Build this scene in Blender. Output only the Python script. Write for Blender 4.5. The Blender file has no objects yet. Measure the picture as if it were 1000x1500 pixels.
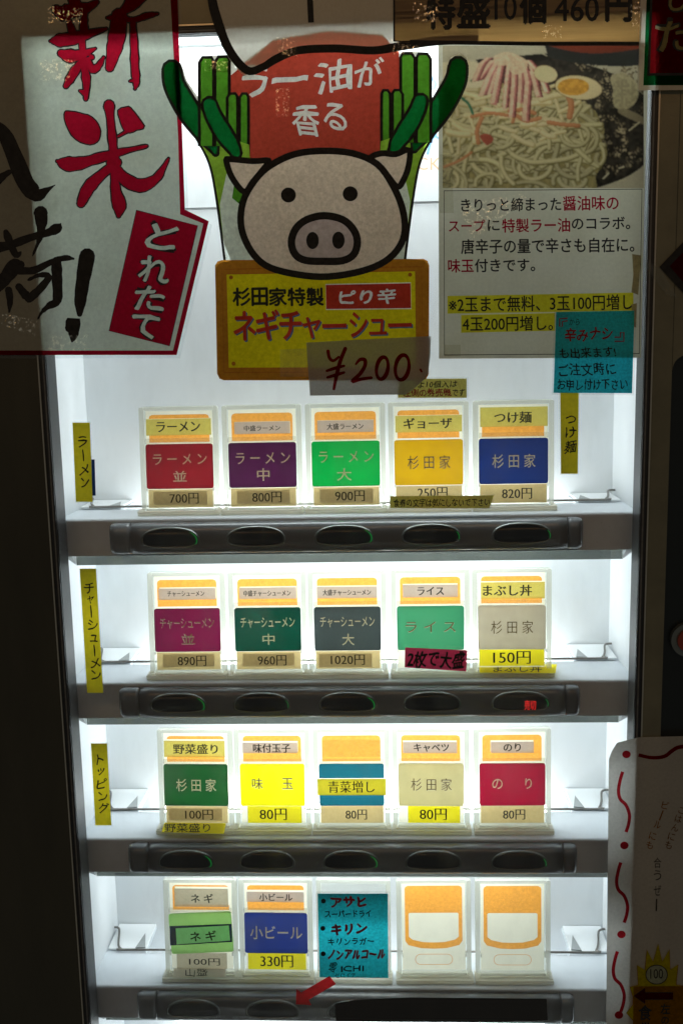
import bpy, math, random
import numpy as np
from mathutils import Vector, Matrix
from mathutils.geometry import tessellate_polygon, delaunay_2d_cdt
random.seed(7)
sc = bpy.context.scene
COL = sc.collection

# ------------------------------------------------------------------ camera, world, lamps
CAM = Vector((0.0358, -0.8482, 0.1404)); FOC = 1461.88
ROT = Matrix(((0.99890, 0.0139, 0.0449), (0.0421, 0.1601, -0.9862), (-0.0209, 0.9870, 0.1593)))
ex = ROT.col[0].normalized(); ez = ex.cross(ROT.col[1]).normalized(); ey = ez.cross(ex)
ROT = Matrix((ex, ey, ez)).transposed()
cd = bpy.data.cameras.new('camera'); cam = bpy.data.objects.new('camera', cd); COL.objects.link(cam)
cd.sensor_fit = 'VERTICAL'; cd.sensor_height = 36; cd.sensor_width = 24; cd.lens = 36 * FOC / 1500
cd.clip_start = 0.02; cd.clip_end = 50
cam.matrix_world = Matrix.Translation(CAM) @ ROT.to_4x4()
sc.camera = cam
w = bpy.data.worlds.new('World'); sc.world = w; w.use_nodes = True
bg = w.node_tree.nodes['Background']; bg.inputs[0].default_value = (0.90, 0.93, 0.86, 1); bg.inputs[1].default_value = 0.078
sc.view_settings.view_transform = 'Standard'; sc.view_settings.look = 'None'
sc.view_settings.exposure = 0; sc.view_settings.gamma = 1
cy = sc.cycles
cy.max_bounces = 12; cy.diffuse_bounces = 8; cy.glossy_bounces = 4; cy.transmission_bounces = 8
cy.transparent_max_bounces = 40; cy.caustics_reflective = False; cy.caustics_refractive = False
cy.use_denoising = True; cy.sample_clamp_indirect = 4
BULBS = [(-1.05, -1.60, .95), (-.80, -1.70, 1.05), (-.55, -1.72, .98), (-.30, -1.78, 1.10), (-.05, -1.75, 1.0), (.20, -1.80, 1.12), (.45, -1.75, 1.02), (.72, -1.70, 1.1), (1.0, -1.62, .98)]
for x, y, z in BULBS:      # a string of small warm bulbs hanging behind the photographer: their glints show on film and rails
    l = bpy.data.lights.new('street_bulb', 'POINT'); l.energy = 1.5; l.color = (1, .52, .18); l.shadow_soft_size = 0.014
    o = bpy.data.objects.new('street_bulb', l); o.location = (x, y, z); COL.objects.link(o)
TUBE = 20.0          # emission of the fluorescent tubes

def atY(px, py, Y):
    d = ROT @ Vector(((px - 500) / FOC, -(py - 750) / FOC, -1))
    t = (Y - CAM.y) / d.y
    return CAM + d * t
def atZ(px, py, Z):
    d = ROT @ Vector(((px - 500) / FOC, -(py - 750) / FOC, -1))
    return CAM + d * ((Z - CAM.z) / d.z)

# ------------------------------------------------------------------ materials
def srgb(r, g, b):
    f = lambda c: (c / 255 / 12.92) if c / 255 <= .04045 else ((c / 255 + .055) / 1.055) ** 2.4
    return (f(r), f(g), f(b), 1)
MATS = {}
def newmat(n):
    m = bpy.data.materials.new(n); m.use_nodes = True; nt = m.node_tree; nt.nodes.clear()
    out = nt.nodes.new('ShaderNodeOutputMaterial'); MATS[n] = m
    return m, nt, out
def N(nt, t, **k):
    n = nt.nodes.new(t)
    for a, v in k.items():
        if a.startswith('i_'):
            n.inputs[int(a[2:])].default_value = v
        else: setattr(n, a, v)
    return n
def pos(nt):
    return N(nt, 'ShaderNodeNewGeometry').outputs['Position']
def noise(nt, scale, detail=3, rough=.55, vec=None):
    n = N(nt, 'ShaderNodeTexNoise'); n.inputs['Scale'].default_value = scale; n.inputs['Detail'].default_value = detail
    n.inputs['Roughness'].default_value = rough; nt.links.new(vec or pos(nt), n.inputs['Vector']); return n
def ramp(nt, fac, stops):
    r = N(nt, 'ShaderNodeValToRGB'); e = r.color_ramp.elements
    e[0].position, e[0].color = stops[0]; e[1].position, e[1].color = stops[-1]
    for p, c in stops[1:-1]:
        q = e.new(p); q.color = c
    nt.links.new(fac, r.inputs[0]); return r
def g4(v): return (v, v, v, 1)
def solid(n, col, rough=.5, metal=0, var=.12, scale=60, bump=0, bscale=400, spec=.5, specks=0, streak=None, coat=0):
    m, nt, out = newmat(n); b = N(nt, 'ShaderNodeBsdfPrincipled')
    b.inputs['Roughness'].default_value = rough; b.inputs['Metallic'].default_value = metal
    b.inputs['Specular IOR Level'].default_value = spec; b.inputs['Coat Weight'].default_value = coat
    vec = None
    if streak:
        mp = N(nt, 'ShaderNodeMapping'); mp.inputs['Scale'].default_value = streak; nt.links.new(pos(nt), mp.inputs[0]); vec = mp.outputs[0]
    ns = noise(nt, scale, 4, .6, vec)
    c = Vector(col[:3]); r = ramp(nt, ns.outputs[0], [(.3, (*(c * (1 - var)), 1)), (.7, (*(c * (1 + var * .6)), 1))])
    src = r.outputs[0]
    if specks:
        v = N(nt, 'ShaderNodeTexVoronoi'); v.inputs['Scale'].default_value = 260; nt.links.new(pos(nt), v.inputs['Vector'])
        nn = noise(nt, 25, 2)
        ma = N(nt, 'ShaderNodeMath', operation='MULTIPLY'); nt.links.new(nn.outputs[0], ma.inputs[0]); ma.inputs[1].default_value = specks
        lt = N(nt, 'ShaderNodeMath', operation='LESS_THAN'); nt.links.new(v.outputs['Distance'], lt.inputs[0]); nt.links.new(ma.outputs[0], lt.inputs[1])
        mx = N(nt, 'ShaderNodeMixRGB'); nt.links.new(lt.outputs[0], mx.inputs[0]); nt.links.new(src, mx.inputs[1]); mx.inputs[2].default_value = (*(c * .35), 1)
        src = mx.outputs[0]
    nt.links.new(src, b.inputs['Base Color'])
    if bump:
        bn = noise(nt, bscale, 3); bp = N(nt, 'ShaderNodeBump'); bp.inputs['Strength'].default_value = bump; bp.inputs['Distance'].default_value = .0006
        nt.links.new(bn.outputs[0], bp.inputs['Height']); nt.links.new(bp.outputs[0], b.inputs['Normal'])
    nt.links.new(b.outputs[0], out.inputs[0]); return m
def sheet_mat(n, dif, tra, gloss=.05, grough=.25, mottle=.16, mscale=420, filt=0, bump=.15, bscale=60, mix=.72, stain_shade=0):
    """paper, film or tinted acrylic: reflects, lets light through diffusely and (filt) clearly"""
    m, nt, out = newmat(n)
    ns = noise(nt, mscale, 4, .7); big = noise(nt, 14, 3)
    def tint(c, amt):
        c = Vector(c[:3]); r = ramp(nt, ns.outputs[0], [(.3, (*(c * (1 - amt)), 1)), (.7, (*[min(1, k * (1 + amt)) for k in c], 1))])
        mr = ramp(nt, big.outputs[0], [(.3, (1 - stain_shade, 1 - stain_shade * 1.1, 1 - stain_shade * 1.5, 1)), (.65, (1, 1, 1, 1))])  # large blotches: stains, plus uneven light of wavy paper painted into the colour
        mm = N(nt, 'ShaderNodeMixRGB', blend_type='MULTIPLY'); mm.inputs[0].default_value = 1
        nt.links.new(r.outputs[0], mm.inputs[1]); nt.links.new(mr.outputs[0], mm.inputs[2]); return mm.outputs[0]
    d = N(nt, 'ShaderNodeBsdfDiffuse'); nt.links.new(tint(dif, mottle * .3), d.inputs[0])
    t = N(nt, 'ShaderNodeBsdfTranslucent'); nt.links.new(tint(tra, mottle), t.inputs[0])
    mx = N(nt, 'ShaderNodeMixShader'); mx.inputs[0].default_value = mix
    nt.links.new(d.outputs[0], mx.inputs[1]); nt.links.new(t.outputs[0], mx.inputs[2]); cur = mx.outputs[0]
    if filt:
        f = N(nt, 'ShaderNodeBsdfTransparent'); f.inputs[0].default_value = tra if len(tra) == 4 else (*tra, 1)
        m2 = N(nt, 'ShaderNodeMixShader'); m2.inputs[0].default_value = filt
        nt.links.new(cur, m2.inputs[1]); nt.links.new(f.outputs[0], m2.inputs[2]); cur = m2.outputs[0]
    if gloss:
        gl = N(nt, 'ShaderNodeBsdfGlossy'); gl.inputs['Roughness'].default_value = grough
        bn = noise(nt, bscale, 2); bp = N(nt, 'ShaderNodeBump'); bp.inputs['Strength'].default_value = bump; bp.inputs['Distance'].default_value = .002
        nt.links.new(bn.outputs[0], bp.inputs['Height']); nt.links.new(bp.outputs[0], gl.inputs['Normal'])
        m3 = N(nt, 'ShaderNodeMixShader'); m3.inputs[0].default_value = gloss
        nt.links.new(cur, m3.inputs[1]); nt.links.new(gl.outputs[0], m3.inputs[2]); cur = m3.outputs[0]
    nt.links.new(cur, out.inputs[0]); return m
def ink(n, col, var=.08):
    """printing ink or felt pen: a colour filter on the sheet under it"""
    m, nt, out = newmat(n); t = N(nt, 'ShaderNodeBsdfTransparent')
    c = Vector(col[:3]); ns = noise(nt, 350, 4, .7)
    r = ramp(nt, ns.outputs[0], [(.3, (*(c * (1 - var * 2)), 1)), (.7, (*[min(1, k * (1 + var)) for k in c], 1))])
    nt.links.new(r.outputs[0], t.inputs[0]); nt.links.new(t.outputs[0], out.inputs[0]); return m
def black_ink(n, v=.012):
    m, nt, out = newmat(n); d = N(nt, 'ShaderNodeBsdfPrincipled')
    ns = noise(nt, 300, 4); r = ramp(nt, ns.outputs[0], [(.35, (v * .6, v * .6, v * .6, 1)), (.7, (v * 1.5, v * 1.5, v * 1.35, 1))])
    nt.links.new(r.outputs[0], d.inputs['Base Color']); d.inputs['Roughness'].default_value = .6; d.inputs['Specular IOR Level'].default_value = .25
    nt.links.new(d.outputs[0], out.inputs[0]); return m
def emit(n, col, s):
    m, nt, out = newmat(n); e = N(nt, 'ShaderNodeEmission'); e.inputs[0].default_value = col; e.inputs[1].default_value = s
    nt.links.new(e.outputs[0], out.inputs[0]); return m
def clear(n, tint=(1, 1, 1), milk=.1, gloss=.1, rough=.05, milkcol=(.85, .87, .8), wrinkle=0, wscale=300, fres=False):
    """clear plastic or glass: straight-through light, a milky share and a reflection"""
    m, nt, out = newmat(n)
    t = N(nt, 'ShaderNodeBsdfTransparent'); t.inputs[0].default_value = (*tint, 1)
    cur = t.outputs[0]
    if milk:
        d = N(nt, 'ShaderNodeBsdfDiffuse'); d.inputs[0].default_value = (*milkcol, 1)
        tr = N(nt, 'ShaderNodeBsdfTranslucent'); tr.inputs[0].default_value = (*milkcol, 1)
        a = N(nt, 'ShaderNodeMixShader'); a.inputs[0].default_value = .5; nt.links.new(d.outputs[0], a.inputs[1]); nt.links.new(tr.outputs[0], a.inputs[2])
        b = N(nt, 'ShaderNodeMixShader'); b.inputs[0].default_value = milk; nt.links.new(cur, b.inputs[1]); nt.links.new(a.outputs[0], b.inputs[2]); cur = b.outputs[0]
    gl = N(nt, 'ShaderNodeBsdfGlossy'); gl.inputs['Roughness'].default_value = rough
    c = N(nt, 'ShaderNodeMixShader'); nt.links.new(cur, c.inputs[1]); nt.links.new(gl.outputs[0], c.inputs[2])
    bp = None
    if wrinkle:
        bn = noise(nt, wscale, 4, .7); bp = N(nt, 'ShaderNodeBump'); bp.inputs['Strength'].default_value = wrinkle; bp.inputs['Distance'].default_value = .002
        nt.links.new(bn.outputs[0], bp.inputs['Height']); nt.links.new(bp.outputs[0], gl.inputs['Normal'])
    if fres:
        f = N(nt, 'ShaderNodeFresnel'); f.inputs[0].default_value = 1.45; nt.links.new(f.outputs[0], c.inputs[0])
    else: c.inputs[0].default_value = gloss
    nt.links.new(c.outputs[0], out.inputs[0]); return m

solid('frame_paint', (.050, .046, .028), .42, .3, .22, 22, .25, 900, streak=(1, 1, .25))
solid('frame_bronze', (.16, .15, .095), .35, .2, .2, 30, .15, 700)
solid('trim_metal', (.55, .5, .4), .3, .9, .1)
solid('rubber_black', (.012, .013, .014), .45, 0, .3, 120)
solid('rubber_grey', (.16, .17, .17), .5, 0, .3, 200)
solid('white_wall', (.79, .82, .84), .45, 0, .035, 9, .05, 300, specks=.02)
solid('white_tab', (.80, .83, .84), .45, 0, .03, 20)
solid('shelf_paint', (.64, .69, .73), .4, 0, .06, 30, .05, 600, specks=.12)
solid('dark_rail', (.135, .145, .15), .22, .1, .1, 40, .04, 500, streak=(.2, 1, 1))
solid('button_black', (.003, .004, .0035), .16, 0, .2, 300, spec=.25)
solid('button_rim', (.16, .18, .17), .2, .5, .1)
solid('wire_steel', (.22, .21, .19), .3, .9, .2, 300)
solid('panel_black', (.006, .009, .008), .3, 0, .2, 80)
solid('gusset_grey', (.30, .32, .32), .5, 0, .1)
solid('dark_tape', (.016, .013, .009), .16, 0, .3, 40, 1, 45, coat=.5)
solid('red_orange_cap', (.22, .03, .01), .3, 0, .1)
emit('tube_light', (.92, .985, .985, 1), TUBE)
emit('tube_light_top', (.90, .98, .99, 1), TUBE * 1.45)
emit('green_led', (.0, 1, .12, 1), .16)
emit('red_led', (1, .02, .02, 1), 1.0)
clear('glass', fres=True, milk=.006, rough=.0)
nt = MATS['glass'].node_tree; mxn = [n for n in nt.nodes if n.type == 'MIX_SHADER' and abs(n.inputs[0].default_value - .006) < 1e-5][0]
mp = N(nt, 'ShaderNodeMapping'); mp.inputs['Scale'].default_value = (1, 1, .35); mp.inputs['Rotation'].default_value = (0, .5, 0); nt.links.new(pos(nt), mp.inputs[0])
sm_ = noise(nt, 26, 5, .7, mp.outputs[0]); sr = ramp(nt, sm_.outputs[0], [(.45, g4(.003)), (.62, g4(.03)), (.75, g4(.06))]); nt.links.new(sr.outputs[0], mxn.inputs[0])      # smears and dust on the glass
clear('acrylic_clear', (.99, .99, .97), .10, .05, .08, wrinkle=.1, wscale=120)
clear('acrylic_edge', (.98, .99, .96), .42, .07, .12, (.97, .97, .91), wrinkle=.25, wscale=180)
clear('acrylic_foot', (.98, .98, .93), .78, .07, .15, (.98, .97, .90), wrinkle=.2, wscale=160)
clear('lamp_cover', (.36, .38, .36), .14, .12, .15, (.35, .36, .34))
clear('clear_tape', (.93, .93, .88), .10, .06, .12, (.6, .6, .5), wrinkle=1, wscale=420)
m, nt, out = newmat('crinkled_film')       # clear adhesive film full of fine creases
t = N(nt, 'ShaderNodeBsdfTransparent'); gl = N(nt, 'ShaderNodeBsdfGlossy'); gl.inputs['Roughness'].default_value = .12
mk = noise(nt, 480, 3, .65); mr = ramp(nt, mk.outputs[0], [(.55, (0, 0, 0, 1)), (.61, (.75, .7, .6, 1))]); nt.links.new(mr.outputs[0], gl.inputs[0])
bn = noise(nt, 620, 2, .6); bp = N(nt, 'ShaderNodeBump'); bp.inputs['Strength'].default_value = .5; bp.inputs['Distance'].default_value = .001
nt.links.new(bn.outputs[0], bp.inputs['Height']); nt.links.new(bp.outputs[0], gl.inputs['Normal'])
ad = N(nt, 'ShaderNodeAddShader'); nt.links.new(t.outputs[0], ad.inputs[0]); nt.links.new(gl.outputs[0], ad.inputs[1]); nt.links.new(ad.outputs[0], out.inputs[0])
clear('laminate', (.95, .96, .97), .05, .03, .1, (.8, .85, .9))
sheet_mat('poster_paper', (.60, .58, .46), (.76, .84, .70), .03, .3, .12, 330, stain_shade=.16, mix=.66)
sheet_mat('poster_paper_warm', (.85, .80, .66), (1, .95, .82), .03, .3, .10, 330, stain_shade=.08, mix=.5)
sheet_mat('cut_out_paper', (.56, .51, .42), (.92, .86, .75), .03, .3, .14, 300, stain_shade=.14)
sheet_mat('yellowed_paper', (.50, .47, .36), (.70, .66, .50), .05, .2, .07, 380, stain_shade=.15)
sheet_mat('grey_paper', (.60, .58, .52), (.86, .85, .80), .03, .3, .12, 350, mix=.52, stain_shade=.08)
sheet_mat('slip_paper', (.55, .54, .50), (.40, .40, .38), .09, .18, .14, 500, bump=.9, bscale=38)
sheet_mat('teal_paper', (.02, .22, .27), (.015, .52, .62), .03, .3, .30, 520)
sheet_mat('label_yellow', (.42, .35, .03), (.88, .70, .015), .05, .2, .1, 300)
sheet_mat('label_lemon', (.55, .50, .03), (.93, .83, .02), .05, .2, .05, 300, filt=.3)
sheet_mat('label_olive', (.42, .36, .10), (.78, .68, .17), .05, .2, .1, 300, filt=.35)
sheet_mat('label_tan', (.48, .38, .20), (.72, .57, .31), .05, .2, .10, 240, filt=.35)
sheet_mat('label_mauve', (.50, .44, .43), (.70, .62, .63), .05, .2, .06, 300, filt=.12)
sheet_mat('label_grey', (.42, .38, .34), (.62, .57, .48), .05, .2, .10, 300, filt=.3)
sheet_mat('sparkle_yellow', (.45, .36, .06), (.95, .78, .16), .12, .2, .32, 700, bump=1, bscale=300)
sheet_mat('tape_pink', (.42, .03, .09), (.85, .05, .17), .06, .2, .15, 400)
sheet_mat('tape_red', (.35, .01, .01), (.75, .01, .015), .10, .2, .15, 300, bump=.6, bscale=200)
sheet_mat('wood_print', (.16, .09, .032), (.30, .165, .05), .04, .25, .15, 60, bump=.3)
sheet_mat('sign_red', (.05, .008, .006), (.10, .012, .01), .04, .25)
sheet_mat('tape_brown', (.22, .16, .07), (.48, .36, .16), .05, .3, .3, 200, filt=.4)
sheet_mat('label_band', (.45, .38, .04), (.72, .62, .035), .05, .2, .05, 300)
sheet_mat('label_teal', (.25, .42, .40), (.62, .95, .92), .05, .2, .1, 300)
sheet_mat('navy_strip', (.01, .03, .10), (.01, .03, .12), .03)
sheet_mat('engraving', (.5, .42, .28), (.40, .33, .20), .12, .2, .4, 900, bump=1, bscale=900, mix=.6)
sheet_mat('engraving_dark', (.10, .07, .03), (.12, .08, .03), .10, .2, .4, 900, bump=1, bscale=900, mix=.6)
sheet_mat('insert_cream', (.72, .68, .54), (.97, .93, .78), .03, .2, .03, 120)
for k, c in dict(red=(.24, .010, .02), purple=(.065, .009, .06), green=(.0, .36, .065), ochre=(.70, .42, .008), navy=(.010, .028, .17),
                 magenta=(.15, .006, .05), bottle=(.0, .05, .035), slate=(.045, .062, .072), jade=(.045, .28, .155), oyster=(.50, .45, .38),
                 forest=(.008, .085, .022), lemon=(1.0, .92, .005), teal=(.010, .15, .25), sand=(.60, .54, .31), crimson=(.30, .004, .032),
                 royal=(.013, .036, .27), leaf=(.32, .62, .20)).items():
    sheet_mat('plate_' + k, [v * .55 + .002 for v in c], c, .045, .12, .05, 90, bump=.2, bscale=30, mix=.86)
for k, c in dict(red=(.56, .008, .035), crimson=(.62, .02, .10), brick=(.42, .052, .032), green_dark=(.006, .14, .03), green_mid=(.085, .27, .022),
                 green_light=(.28, .46, .045), leek_white=(.85, .9, .8), pig=(.82, .64, .52), snout=(.56, .42, .39), sign_brown=(.50, .19, .02),
                 sign_line=(.42, .13, .02), sign_yellow=(.80, .66, .012), shadow_blue=(.10, .16, .30), text_brick=(.52, .045, .025), highlight=(.97, .88, .06),
                 orange=(1.0, .44, .09), orange_text=(.65, .30, .02), burst=(.85, .80, .04), memo=(.62, .42, .02), dim_red=(.30, .02, .03),
                 wave_red=(.52, .02, .03), grey_text=(.25, .25, .25), print_orange=(1, .72, .50), print_blue=(.45, .70, .98), maroon=(.32, .01, .015),
                 sign_green=(.01, .20, .06), cream_text=(.62, .60, .42), sticker_pink=(.30, .09, .11)).items():
    ink('ink_' + k, c)
black_ink('ink_black'); black_ink('ink_darkgrey', .03)
black_ink('pen_black', .008)
# wood grain on the wood-look sign
nt = MATS['wood_print'].node_tree
for nd in nt.nodes:
    if nd.type == 'TEX_NOISE' and abs(nd.inputs['Scale'].default_value - 60) < 1:
        mp = N(nt, 'ShaderNodeMapping'); mp.inputs['Scale'].default_value = (.12, 1, 3.0); nt.links.new(pos(nt), mp.inputs[0])
        nt.links.new(mp.outputs[0], nd.inputs['Vector'])
# the printed photograph: colours in a mesh attribute
m, nt, out = newmat('photo_print')
at = N(nt, 'ShaderNodeAttribute', attribute_name='ink'); t = N(nt, 'ShaderNodeBsdfTransparent'); nt.links.new(at.outputs[0], t.inputs[0])
nt.links.new(t.outputs[0], out.inputs[0])

# ------------------------------------------------------------------ object helpers
def tag(o, label=None, cat=None, group=None, kind=None):
    if label: o['label'] = label
    if cat: o['category'] = cat
    if group: o['group'] = group
    if kind: o['kind'] = kind
    return o
def empty(name, loc, label, cat, group=None):
    o = bpy.data.objects.new(name, None); COL.objects.link(o); o.location = loc; o.empty_display_size = .01
    return tag(o, label, cat, group)
def wloc(o):
    v = Vector(o.location)
    while o.parent: o = o.parent; v += Vector(o.location)
    return v
def mesh_obj(name, V, F, mat, parent=None, smooth=False, mats=None, fm=None, local=False):
    """V in world coordinates unless local; origin goes to the parent's"""
    me = bpy.data.meshes.new(name)
    off = Vector((0, 0, 0))
    if parent is not None and not local: off = wloc(parent)
    me.from_pydata([tuple(Vector(v) - off) for v in V], [], F)
    for mm in (mats or [mat]): me.materials.append(MATS[mm])
    if fm: me.polygons.foreach_set('material_index', fm)
    if smooth: me.polygons.foreach_set('use_smooth', [True] * len(me.polygons))
    o = bpy.data.objects.new(name, me); COL.objects.link(o)
    if parent is not None: o.parent = parent
    return o
class MB:
    def __init__(s): s.V = []; s.F = []
    def add(s, V, F):
        b = len(s.V); s.V += [tuple(v) for v in V]; s.F += [tuple(i + b for i in f) for f in F]; return s
    def box(s, x0, x1, y0, y1, z0, z1, c=0):
        """box, with chamfered edges when c > 0"""
        if c <= 0:
            return s.add([(x, y, z) for x in (x0, x1) for y in (y0, y1) for z in (z0, z1)],
                         [(0, 1, 3, 2), (4, 6, 7, 5), (0, 4, 5, 1), (2, 3, 7, 6), (0, 2, 6, 4), (1, 5, 7, 3)])
        import bmesh
        bm = bmesh.new(); bmesh.ops.create_cube(bm, size=1)
        for v in bm.verts:
            v.co = Vector(((x0 + x1) / 2 + v.co.x * (x1 - x0), (y0 + y1) / 2 + v.co.y * (y1 - y0), (z0 + z1) / 2 + v.co.z * (z1 - z0)))
        bmesh.ops.bevel(bm, geom=bm.edges[:], offset=c, segments=2, profile=.5, affect='EDGES')
        bm.verts.index_update(); s.add([v.co[:] for v in bm.verts], [[v.index for v in f.verts] for f in bm.faces]); bm.free(); return s
    def tube(s, pts, r, n=8):
        pts = [Vector(p) for p in pts]; b = len(s.V); up = Vector((0, .3, 1))
        for i, p in enumerate(pts):
            d = (pts[min(i + 1, len(pts) - 1)] - pts[max(i - 1, 0)]).normalized()
            a = d.cross(up)
            if a.length < 1e-4: a = d.cross(Vector((1, 0, 0)))
            a.normalize(); c = d.cross(a)
            for k in range(n):
                t = 2 * math.pi * k / n; s.V.append(tuple(p + (a * math.cos(t) + c * math.sin(t)) * r))
        for i in range(len(pts) - 1):
            for k in range(n):
                s.F.append((b + i * n + k, b + i * n + (k + 1) % n, b + (i + 1) * n + (k + 1) % n, b + (i + 1) * n + k))
        s.F.append(tuple(b + k for k in range(n))); s.F.append(tuple(b + (len(pts) - 1) * n + k for k in reversed(range(n)))); return s
    def build(s, name, mat, parent=None, smooth=False, local=False): return mesh_obj(name, s.V, s.F, mat, parent, smooth, local=local)

# text: outlines of the built-in font, normalised to their own bounding box
_TC = {}
def glyphs(s, off=0, sp=1.0):
    k = (s, off, sp)
    if k not in _TC:
        c = bpy.data.curves.new('t', 'FONT'); c.body = s; c.size = 1; c.resolution_u = 3; c.offset = off; c.space_character = sp
        o = bpy.data.objects.new('t', c); COL.objects.link(o); bpy.context.view_layer.update()
        me = bpy.data.meshes.new_from_object(o.evaluated_get(bpy.context.evaluated_depsgraph_get()))
        V = [tuple(v.co[:2]) for v in me.vertices]; F = []
        me.calc_loop_triangles()
        for t_ in me.loop_triangles:
            i, j, k2 = t_.vertices
            a = (V[j][0] - V[i][0]) * (V[k2][1] - V[i][1]) - (V[k2][0] - V[i][0]) * (V[j][1] - V[i][1])
            if abs(a) > 1e-9: F.append((i, j, k2) if a > 0 else (i, k2, j))
        bpy.data.objects.remove(o); bpy.data.meshes.remove(me); bpy.data.curves.remove(c)
        xs = [v[0] for v in V]; ys = [v[1] for v in V]; x0, x1, y0, y1 = min(xs), max(xs), min(ys), max(ys)
        if y1 - y0 < .25: y0, y1 = (y0 + y1) / 2 - .125, (y0 + y1) / 2 + .125      # dashes keep their weight
        _TC[k] = ([((x - x0) / (x1 - x0), (y - y0) / (y1 - y0)) for x, y in V], F)
    return _TC[k]

def smooth_pts(P, closed=False, n=6):
    """Catmull-Rom through points of any dimension"""
    if len(P) < 3: return [tuple(p) for p in P]
    R = []; L = len(P); rng = range(L if closed else L - 1)
    for i in rng:
        g = (lambda j: P[j % L]) if closed else (lambda j: P[max(0, min(L - 1, j))])
        a, b, c, d = g(i - 1), g(i), g(i + 1), g(i + 2)
        for k in range(n):
            t = k / n
            R.append(tuple(.5 * (2 * b[q] + (c[q] - a[q]) * t + (2 * a[q] - 5 * b[q] + 4 * c[q] - d[q]) * t * t + (3 * b[q] - a[q] - 3 * c[q] + d[q]) * t ** 3) for q in range(len(b))))
    if not closed: R.append(tuple(P[-1]))
    return R
def area2(p): return sum(p[i][0] * p[(i + 1) % len(p)][1] - p[(i + 1) % len(p)][0] * p[i][1] for i in range(len(p)))
def tri_poly(p):
    T = tessellate_polygon([[Vector((a, b, 0)) for a, b in p]]); return [tuple(t) for t in T]

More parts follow.
